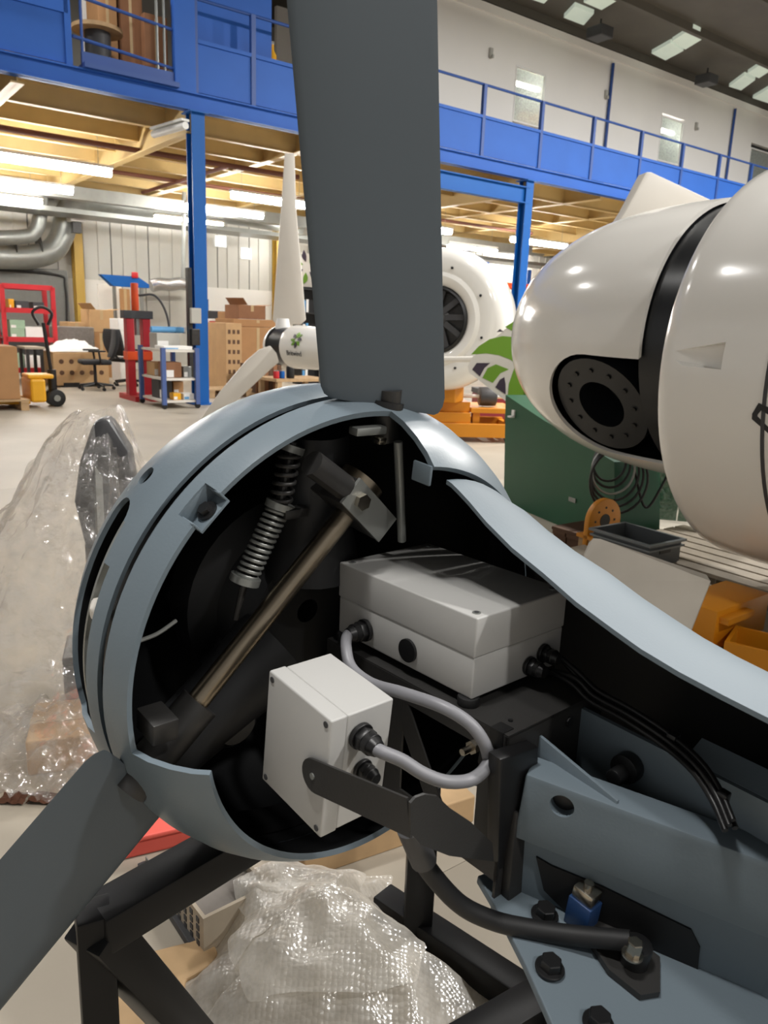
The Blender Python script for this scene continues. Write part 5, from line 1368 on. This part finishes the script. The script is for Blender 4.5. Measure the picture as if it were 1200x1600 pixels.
carton(190, 205, 452, 560, 6.0, 'tall narrow brown cardboard standing against the grey partitions', 'card', 0.08, z=0)
u0, u1, z0, z1 = prect(186, 204, 498, 600, 4.2)
tw = thing('white_tower', 'white narrow drawer tower beside the red press', 'cabinet', hframe(u0, 4.2)); MB().b2((0, 0, 0), (u1 - u0, 0.5, z1)).build('body', M['white'], tw, 0, 0.01)
for k in range(6): MB().b2((0.02, -0.012, 0.06 + k * (z1 - 0.1) / 6), (u1 - u0 - 0.02, 0, 0.03 + (k + 1) * (z1 - 0.1) / 6)).build('drawer', M['white'], tw, 0, 0.003)
# silver flexible duct
fd_ = thing('silver_flexible_duct', 'silver foil flexible duct over the grey partitions near the blue column', 'duct', HALL)
ps = dpts([(236, 447), (250, 444), (266, 445), (282, 443), (299, 446)], 6.6)
sp_ = spline(ps, 12); MB().tube(sp_, [0.13 + 0.015 * (k % 2) for k in range(len(sp_))], 16).build('duct', M['foil'], fd_, 20)
q = dpts([(286, 446), (288, 300)], 6.6); MB().tube(q, 0.05, 10).build('drop_pipe', M['galv'], fd_)

# hydraulic press
u0, u1, z0, z1 = prect(201, 236, 498, 632, 0.9)
hp_ = thing('hydraulic_press', 'red hydraulic shop press with orange ram bottle on top', 'press', hframe(u0, 0.9))
w = u1 - u0; zh = z1
for x, m in ((0.05, 'red'), (w - 0.05, 'red')): MB().b2((x - 0.06, 0, 0.08), (x + 0.06, 0.14, zh)).build('upright', mat('press_red', (176, 34, 44), 0.4), hp_, 0, 0.005)
MB().b2((-0.05, -0.02, zh), (w + 0.05, 0.16, zh + 0.12)).build('head_beam', M['dark_grey'], hp_, 0, 0.005)
MB().b2((-0.02, -0.03, 0.62), (w + 0.02, 0.17, 0.75)).build('bed', M['orange_red'], hp_, 0, 0.005)
MB().cyl((w * 0.45, 0.07, zh + 0.32), 0.055, 0.42, 16).build('ram_bottle', M['orange_red'], hp_, 30, 0.01)
MB().cyl((w * 0.5, 0.07, zh - 0.12), 0.04, 0.26, 16).build('ram', M['galv'], hp_)
for x in (0.05, w - 0.05): MB().b2((x - 0.07, -0.3, 0), (x + 0.07, 0.45, 0.08)).build('foot', M['red'], hp_, 0)
MB().tube(spline([(w * 0.6, 0.05, zh + 0.35), (w * 1.3, 0.0, zh + 0.35), (w * 1.75, -0.05, zh + 0.05), (w * 1.85, -0.1, zh - 0.5)], 8), 0.018, 8).build('hose', M['dark_grey'], hp_, 60)

# blue trolley with clutter
u0, u1 = wp(240, 600, -0.05)[0], wp(301, 600, -0.05)[0]
zt = wp(270, 545, -0.05)[1]; zmid = wp(270, 588, -0.05)[1]
tr_ = thing('shelf_trolley', 'blue steel trolley with three pale shelves in front of the blue column', 'trolley', hframe(u0, -0.45))
w = u1 - u0 - 0.1; d = 0.9
for x in (0, w):
    for y in (0, d): MB().b2((x - 0.03, y - 0.03, 0.06), (x + 0.03, y + 0.03, zt + 0.03)).build('corner_post', M['steel_blue'], tr_, 0)
for z in (0.12, zmid, zt): MB().b2((0.0, 0.0, z - 0.03), (w, d, z)).build('shelf', M['white_matt'], tr_, 0)
for x in (0, w):
    for y in (0, d): MB().cyl((x, y, 0.04), 0.04, 0.035, 14, axis='y').build('caster', M['black'], tr_)
stuff = [(0.05, 0.1, zt, 0.5, 0.35, 0.05, 'white', 'bundle of white paper on the trolley top'), (0.1, 0.48, zt, 0.35, 0.3, 0.22, 'grey_panel', 'grey machine part on the trolley top by the blue column'),
         (0.08, 0.12, zmid, 0.24, 0.3, 0.22, 'card3', 'brown box on the middle trolley shelf'), (0.36, 0.15, zmid, 0.2, 0.3, 0.16, 'galv', 'metal box on the middle trolley shelf'), (0.05, 0.5, zmid, 0.3, 0.3, 0.2, 'card2', 'pale box at the rear of the middle trolley shelf'),
         (0.16, 0.06, 0.12, 0.12, 0.15, 0.1, 'yellow', 'small yellow pack on the bottom trolley shelf'), (0.32, 0.06, 0.12, 0.16, 0.2, 0.09, 'white', 'small white pack on the bottom trolley shelf'), (0.06, 0.35, 0.12, 0.2, 0.3, 0.26, 'dark_grey', 'dark motor block on the bottom trolley shelf'), (0.30, 0.4, 0.12, 0.16, 0.3, 0.24, 'card', 'brown pack at the rear of the bottom trolley shelf')]
for (x, y, z, a, b, c, m, lab) in stuff:
    a = min(a, w - x - 0.02)
    t_ = thing('trolley_item', lab, 'box', hframe(u0 + x, -0.45 + y, z), 'things on the blue trolley')
    MB().b2((0, 0, 0.001), (a, b, c)).build('body', M[m], t_, 0, 0.008); MB().b2((0.01, -0.002, 0.01), (a * 0.5, 0.0, c * 0.5)).build('paper_tag', M['white'] if m != 'white' else M['skyblue'], t_, 0)
t_ = thing('blue_tube', 'light blue tube lying across the grey part on the trolley', 'tube', hframe(u0 + 0.1, 0.12, zt + 0.225))
MB().cyl((0.2, 0, 0.045), 0.045, 0.5, 16, axis='x').build('tube', M['skyblue'], t_); MB().cyl((0.46, 0, 0.045), 0.05, 0.03, 16, axis='x').build('end_cap', M['white'], t_)
# electrical box and grey conduit on the column
zc_ = wp(300, 505, 0)[1]
eb = thing('column_switch_box', 'grey switch boxes and dark conduit fixed to the blue column', 'switch box', hframe(-0.12, -0.05, 0))
MB().b2((-0.07, -0.03, 0.4), (-0.01, 0.06, 2.0)).build('conduit', M['dark_steel'], eb, 0)
MB().b2((-0.06, -0.10, zc_), (0.1, -0.03, zc_ + 0.22)).build('switch_box', M['grey_panel'], eb, 0, 0.01); MB().b2((-0.05, -0.09, zc_ - 0.32), (0.08, -0.03, zc_ - 0.08)).build('switch_box', M['dark_steel'], eb, 0, 0.01)

# ---- right of the column
u0, u1, z0, z1 = prect(349, 386, 470, 560, 6.5)
b_ = thing('blue_board', 'flat blue board leaning on the white wall behind the cartons', 'board', hframe(u0, 9.3)); a, b, c, d = prect(347, 392, 470, 500, 9.3)
MB().b2((0, 0, 0), (b - a, 0.03, d)).build('board', M['blue_post'], b_, 0); MB().b2((0, -0.01, d - 0.04), (b - a, 0.0, d)).build('edge_strip', M['blue_dark'], b_, 0)
u0, u1, z0, z1 = prect(327, 358, 486, 590, 5.0)
dc = thing('dark_cabinet', 'dark grey cabinet beside the slotted cartons', 'cabinet', hframe(u0, 5.0)); MB().b2((0, 0, 0), (u1 - u0, 0.6, z1)).build('body', M['dark_grey'], dc, 0, 0.01)
MB().b2((0.02, -0.01, 0.05), ((u1 - u0) / 2 - 0.01, 0, z1 - 0.05)).build('door', M['dark_grey'], dc, 0); MB().b2(((u1 - u0) / 2 + 0.01, -0.01, 0.05), (u1 - u0 - 0.02, 0, z1 - 0.05)).build('door', M['dark_grey'], dc, 0)
# small bench of machines right behind the column
u0, u1, z0, z1 = prect(322, 345, 535, 606, 2.75)
bn2 = thing('machine_bench', 'grey steel bench loaded with dark tools behind the blue column', 'bench', hframe(u0, 2.75))
MB().b2((0, 0, z1 - 0.05), (u1 - u0, 0.7, z1)).build('top', M['galv'], bn2, 0, 0.005)
for x in (0.03, u1 - u0 - 0.03):
    for y in (0.04, 0.66): MB().b2((x - 0.03, y - 0.03, 0), (x + 0.03, y + 0.03, z1 - 0.05)).build('leg', M['galv'], bn2, 0)
MB().b2((0, 0.1, 0.25), (u1 - u0, 0.6, 0.28)).build('lower_shelf', M['dark_grey'], bn2, 0)
for i, (x, ww2, hh2, m, lab) in enumerate(((0.02, 0.2, 0.18, 'dark_grey', 'dark tool case on the bench behind the blue column'), (0.24, 0.14, 0.12, 'red', 'small red tool on the bench behind the blue column'), (0.03, 0.3, 0.4, 'black', 'black machine body under the bench behind the blue column'))):
    zz = z1 if i < 2 else 0.28
    t_ = thing('bench_tool', lab, 'tool', hframe(u0 + x, 2.85, zz), 'tools on the grey bench'); MB().b2((0, 0, 0.001), (ww2, 0.3, hh2)).build('body', M[m], t_, 0, 0.015); MB().cyl((ww2 / 2, 0.15, hh2 + 0.02), 0.02, 0.04, 10).build('knob', M['galv'], t_)
u0, u1, z0, z1 = prect(322, 340, 498, 516, 4.0)
hbx = thing('white_picture_box', 'white box with a red downward triangle mark near the blue column', 'box', hframe(u0, 4.0, z0)); w, h = u1 - u0, z1 - z0
MB().b2((0, 0, 0), (w, 0.3, h)).build('body', M['white'], hbx, 0, 0.005); MB().prism([(w * 0.25, h * 0.8), (w * 0.85, h * 0.8), (w * 0.55, h * 0.25)], 0.004, axes((0, -0.003, 0), (1, 0, 0), (0, 0, 1), (0, -1, 0))).build('red_mark', M['red'], hbx, 0)
MB().b2((0, 0.02, -z0), (w, 0.3, 0)).build('box_stand', M['card3'], hbx, 0)
# slotted carton stack
u0, u1, z0, z1 = prect(353, 378, 505, 612, 1.85)
sl_ = thing('slotted_carton', 'tall pale carton with a grid of punched slots beside the white turbine', 'carton', hframe(u0, 1.85)); w, h = u1 - u0, z1
MB().b2((0, 0, 0), (w, 0.8, h)).build('body', M['card2'], sl_, 0, 0.008)
for j in range(6):
    for i in range(3): MB().b2((w * (0.14 + 0.28 * i), -0.003, h * (0.12 + 0.145 * j)), (w * (0.30 + 0.28 * i), 0.001, h * (0.18 + 0.145 * j))).build('punched_slot', M['wood_dark'], sl_, 0)
carton(376, 430, 512, 612, 2.3, 'large brown carton beside the slotted one', 'card', 0.9, z=0)
zk = wp(403, 512, 2.3)[1] + 0.012
zk2 = wp(402, 500, 2.4)[1] + 0.012
carton(373, 415, 477, 500, 2.5, 'brown open carton on top of the carton stack', 'card3', 0.6, flaps=True, z=zk2)
carton(365, 440, 500, 513, 2.4, 'flat wide brown carton between the stacked ones', 'card', 0.8, z=zk)
carton(357, 372, 488, 506, 3.4, 'small orange-brown carton behind the slotted one', 'card', 0.5)
a, b, c, d = prect(400, 440, 570, 625, 1.0)
wd_ = thing('dark_timber_crate', 'dark timber crate of upright boards behind the white lower blade', 'crate', hframe(a, 1.0)); w = b - a
for k in range(6): MB().b2((k * w / 6 + 0.005, 0, 0.05), ((k + 1) * w / 6 - 0.005, 0.025, d)).build('board', M['wood_dark'] if k % 2 else M['card3'], wd_, 0)
MB().b2((0, 0.03, 0.05), (w, 0.6, d)).build('box', M['wood_dark'], wd_, 0); MB().b2((0, 0, 0), (w, 0.6, 0.05)).build('skid', M['wood'], wd_, 0)
pallet(hall(wp(330, 600, 1.2)[0] + 0.2, 1.15), RW, 'pale pallet end on the floor just beyond the blue column', (0.8, 0.6), 'wood', 'pallets under the mezzanine')
a, b, c, d = prect(436, 492, 592, 640, 0.2)
bt_ = thing('timber_bench', 'pale timber bench under the small white turbine', 'bench', hframe(a, 0.2)); w = b - a
MB().b2((-0.05, 0, d - 0.05), (w + 0.3, 0.7, d)).build('top', M['wood'], bt_, 0, 0.004)
for x in (0.02, w + 0.2):
    for y in (0.05, 0.65): MB().b2((x - 0.04, y - 0.04, 0), (x + 0.04, y + 0.04, d - 0.05)).build('leg', M['wood'], bt_, 0)
for i, (x, m, ww2, hh2, lab) in enumerate(((0.03, 'red', 0.1, 0.12, 'small red tin on the pale timber bench'), (0.14, 'blue_post', 0.09, 0.12, 'small blue tin on the pale timber bench'), (0.3, 'black', 0.14, 0.2, 'black tool on the pale timber bench'))):
    t_ = thing('bench_tin', lab, 'tin', hframe(a + x, 0.35, d), 'tins on the timber bench'); MB().cyl((0, 0, hh2 / 2 + 0.001), ww2 / 2, hh2, 18).build('can', M[m], t_, 30, 0.006); MB().cyl((0, 0, hh2 + 0.006), ww2 / 2 * 0.8, 0.01, 18).build('cap', M['galv'], t_)
# bookcase and banner
a, b, c, d = prect(472, 520, 448, 560, 3.0)
bc_ = thing('black_bookcase', 'black bookcase with pale folders behind the small white turbine', 'bookcase', hframe(a, 3.0)); w = b - a
MB().b2((0, 0.35, 0), (w, 0.37, d)).build('back_panel', M['black'], bc_, 0)
for x in (0, w): MB().b2((x - 0.015, 0, 0), (x + 0.015, 0.35, d)).build('side_panel', M['black'], bc_, 0)
for k in range(5): MB().b2((0.015, 0, d * k / 4.2 + 0.02), (w - 0.015, 0.35, d * k / 4.2 + 0.05)).build('shelf', M['black'], bc_, 0)
for k in range(4):
    for i in range(2):
        lab = '%s folder on the %s shelf of the black bookcase, %s' % ('light blue' if (i + k) % 3 == 0 else 'white', ('lowest', 'second lowest', 'second highest', 'highest')[k], ('end one' if i == 0 else 'second one'))
        o = MB().b2((0, 0, 0), (0.055, 0.25, 0.24 + 0.02 * (i % 2))).build('folder', M['white' if (i + k) % 3 else 'skyblue'], None, 0, 0, hframe(a + 0.04 + i * 0.075, 3.03, d * k / 4.2 + 0.051))
        tag(o, lab, 'folder', 'folders in the black bookcase')
u, z = wp(476, 425, 3.6)
TB_ = frame(hall(u, 3.6, 0), RW)
bn_ = thing('leaf_banner', 'white hanging banner with dark leaf emblem behind the big grey blade', 'banner', TB_)
plate([(472, 395), (520, 400), (520, 458), (470, 452)], 0.01, TB_).build('sheet', M['white_matt'], bn_, 0)
def emblem(parent, T, R, y, n=7):
    for k in range(n):
        a = 2 * PI * k / n; c, s_ = math.cos(a), math.sin(a)
        pts = []
        for t in range(9):
            f = t / 8; pts.append((R * (0.3 + 0.7 * f), R * 0.22 * math.sin(PI * f)))
        for t in range(7, 0, -1):
            f = t / 8; pts.append((R * (0.3 + 0.7 * f), -R * 0.10 * math.sin(PI * f)))
        pts = [(x * c - yy * s_, x * s_ + yy * c) for x, yy in pts]
        MB().prism(pts, 0.004, T @ axes((0, y, 0), (1, 0, 0), (0, 0, 1), (0, -1, 0))).build('emblem_leaf', M['leaf'] if k % 2 else M['leaf_dark'], parent, 0)
emblem(bn_, Matrix.Translation((0.05, 0, z + 0.1)), 0.36, -0.007)
MB().tube([(0.1, 0, wp(476, 396, 3.6)[1]), (0.1, 0, 4.3)], 0.006, 6).build('cord', M['galv'], bn_)

# ---- small white turbine
s0_ = at(440, 540, 9.6); s1_ = at(520, 549, 8.9)
sa_ = (s1_ - s0_).normalized(); sa_.z *= 0.3; sa_.normalize(); ss_ = Vector((-sa_.y, sa_.x, 0)).normalized(); sz_ = sa_.cross(ss_); sz_ = sz_ if sz_.z > 0 else -sz_
TT = axes(s0_, sa_, ss_, sz_)
st_ = thing('small_white_turbine', 'small white wind turbine with upright blade, leaf emblem and name on its side', 'wind turbine', TT)
MB().lathe([(-0.22, 0.0), (-0.20, 0.10), (-0.14, 0.19), (-0.06, 0.235), (-0.02, 0.24)], 40, closed=False).build('nose_cone', M['white_gel'], st_)
MB().lathe([(-0.02, 0.225), (0.30, 0.225)], 40, closed=False).build('hub_band', M['band'], st_)
MB().lathe([(0.30, 0.20), (0.30, 0.255), (0.34, 0.262), (0.7, 0.25), (1.2, 0.2), (1.6, 0.1), (1.65, 0.0)], 48, closed=False).build('body', M['white_gel'], st_, 40)
MB().lathe([(0.285, 0.235), (0.315, 0.245), (0.315, 0.2), (0.285, 0.2)], 40).build('flange_ring', M['black'], st_)
TTi = TT.inverted()
def small_blade(px, dep, lab, th=0.05):
    Tb = frame(at(px[0][0], px[0][1], dep), rad(4)); o = plate(px, th, Tb).build('blade', M['blade_white'], st_, 30, 0.012); o.matrix_basis = TTi @ Tb
    return o
b1_ = small_blade([(445, 240), (460, 240), (463, 330), (471, 420), (478, 500), (470, 507), (432, 507), (426, 500), (432, 420), (439, 330)], 9.55, '')
small_blade([(422, 540), (432, 552), (436, 566), (425, 575), (400, 598), (368, 628), (345, 662), (310, 660), (345, 610), (385, 563), (405, 546)], 9.2, '')
MB().tube([(0.02, 0, 0.2), (0.02, 0, 0.33)], [0.10, 0.075], 20).build('blade_collar', M['white'], st_)
MB().tube([(0.85, 0, -0.2), (0.85, 0, -s0_.z / 1.0)], 0.06, 16).build('mast', M['galv'], st_)
MB().b2((0.6, -0.3, -s0_.z - 0.0), (1.1, 0.3, -s0_.z + 0.04)).build('mast_foot', M['galv'], st_, 0)
# emblem and name wrapped on the body side that faces the hall
def wrap_side(pts, x0, zoff, r, flip=1):
    out = []
    for x, y in pts:
        a = -PI / 2 + (y + zoff) / r
        out.append((x0 + x, r * math.sin(a), r * math.cos(a)))
    return out
def side_shape(parent, polys, name, m, x0, zoff, r=0.266):
    for pts in polys:
        k = len(pts); vs = wrap_side(pts, x0, zoff, r) + wrap_side(pts, x0, zoff, r - 0.012)
        fs = [tuple(range(k)), tuple(range(2 * k - 1, k - 1, -1))] + [(i, (i + 1) % k, k + (i + 1) % k, k + i) for i in range(k)]
        MB().add(vs, fs).build(name, M[m], parent, 0)
for k in range(8):
    a = 2 * PI * k / 8; R = 0.10; pts = []
    for t in range(7): f = t / 6; pts.append((R * (0.25 + 0.75 * f), R * 0.26 * math.sin(PI * f)))
    for t in range(5, 0, -1): f = t / 6; pts.append((R * (0.25 + 0.75 * f), -R * 0.10 * math.sin(PI * f)))
    pts = [(x * math.cos(a) - y * math.sin(a), x * math.sin(a) + y * math.cos(a)) for x, y in pts]
    side_shape(st_, [pts], 'emblem_leaf', 'leaf' if k % 3 else 'leaf_dark', 0.62, 0.10)
fc = bpy.data.curves.new('name_text', 'FONT'); fc.body = 'Britwind'; fc.size = 0.085; fc.align_x = 'CENTER'; fc.extrude = 0.002
fo2 = bpy.data.objects.new('name_text', fc); COL.objects.link(fo2); bpy.context.view_layer.update()
tme = bpy.data.meshes.new_from_object(fo2.evaluated_get(bpy.context.evaluated_depsgraph_get())); bpy.data.objects.remove(fo2)
for v in tme.vertices:
    a = -PI / 2 + (v.co.y - 0.09) / 0.266; r = 0.267 + v.co.z
    v.co = (0.60 + v.co.x, r * math.sin(a), r * math.cos(a))
tme.materials.clear(); tme.materials.append(M['dark_grey'])
to = bpy.data.objects.new('name_lettering', tme); COL.objects.link(to); to.parent = st_

# ---- storage on the mezzanine, picture top left
def up_box(x0, x1, y0, y1, v, label, m, name='stored_carton', d=0.5, cat='carton'):
    u0, u1, z0, z1 = prect(x0, x1, y0, y1, v)
    t_ = thing(name, label, cat, hframe((u0 + u1) / 2, v, ZD + 0.045), 'goods stored on the mezzanine'); w = u1 - u0; h = z1 - ZD - 0.045
    MB().b2((-w / 2, 0, 0), (w / 2, d, h)).build('body', M[m], t_, 0, 0.006); MB().b2((-0.02, -0.003, h * 0.3), (0.02, 0.0, h * 0.95)).build('tape', M['tape'], t_, 0)
up_box(152, 182, -70, 80, 0.9, 'tall brown carton upstairs behind the loading gate', 'card')
up_box(184, 222, -70, 86, 0.95, 'wide tall brown carton upstairs beside the taller stack', 'card3')
up_box(226, 262, 24, 96, 0.8, 'half-height brown carton upstairs next to the gate frame', 'card3', d=0.14)
up_box(126, 150, -60, 70, 1.6, 'tall white board standing upstairs behind the cable drum', 'white', 'stored_board', 0.05, 'board')
u, z = wp(152, 48, 0.55)
dr = thing('cable_drum', 'wooden cable drum upstairs behind the loading gate', 'cable drum', hframe(u, 0.55, ZD + 0.045)); hz_ = z - ZD - 0.045
MB().cyl((0, 0, hz_), 0.33, 0.05, 28).build('drum_flange', M['wood'], dr); MB().cyl((0, 0, 0.025), 0.33, 0.05, 28).build('drum_flange', M['wood'], dr); MB().cyl((0, 0, hz_ / 2), 0.17, hz_ - 0.05, 20).build('wound_cable', M['dark_grey'], dr)
u, z = wp(357, 50, 0.9)
yb = thing('yellow_bottle', 'small yellow bottle upstairs behind the blue infill panel', 'bottle', hframe(wp(425, 80, 0.5)[0], 0.5, ZD + 0.045)); hz_ = wp(425, 75, 0.5)[1] - ZD
MB().lathe([(0, 0.0), (0, 0.07), (hz_ - 0.15, 0.07), (hz_ - 0.08, 0.03), (hz_, 0.03), (hz_, 0)], 16, Matrix.Rotation(-PI / 2, 4, 'Y'), closed=False).build('body', M['yellow'], yb)
MB().cyl((0, 0, hz_ + 0.02), 0.035, 0.04, 12).build('cap', M['white'], yb)
up_box(336, 376, 28, 70, 1.3, 'brown carton seen through the blue frame opening upstairs', 'card3')
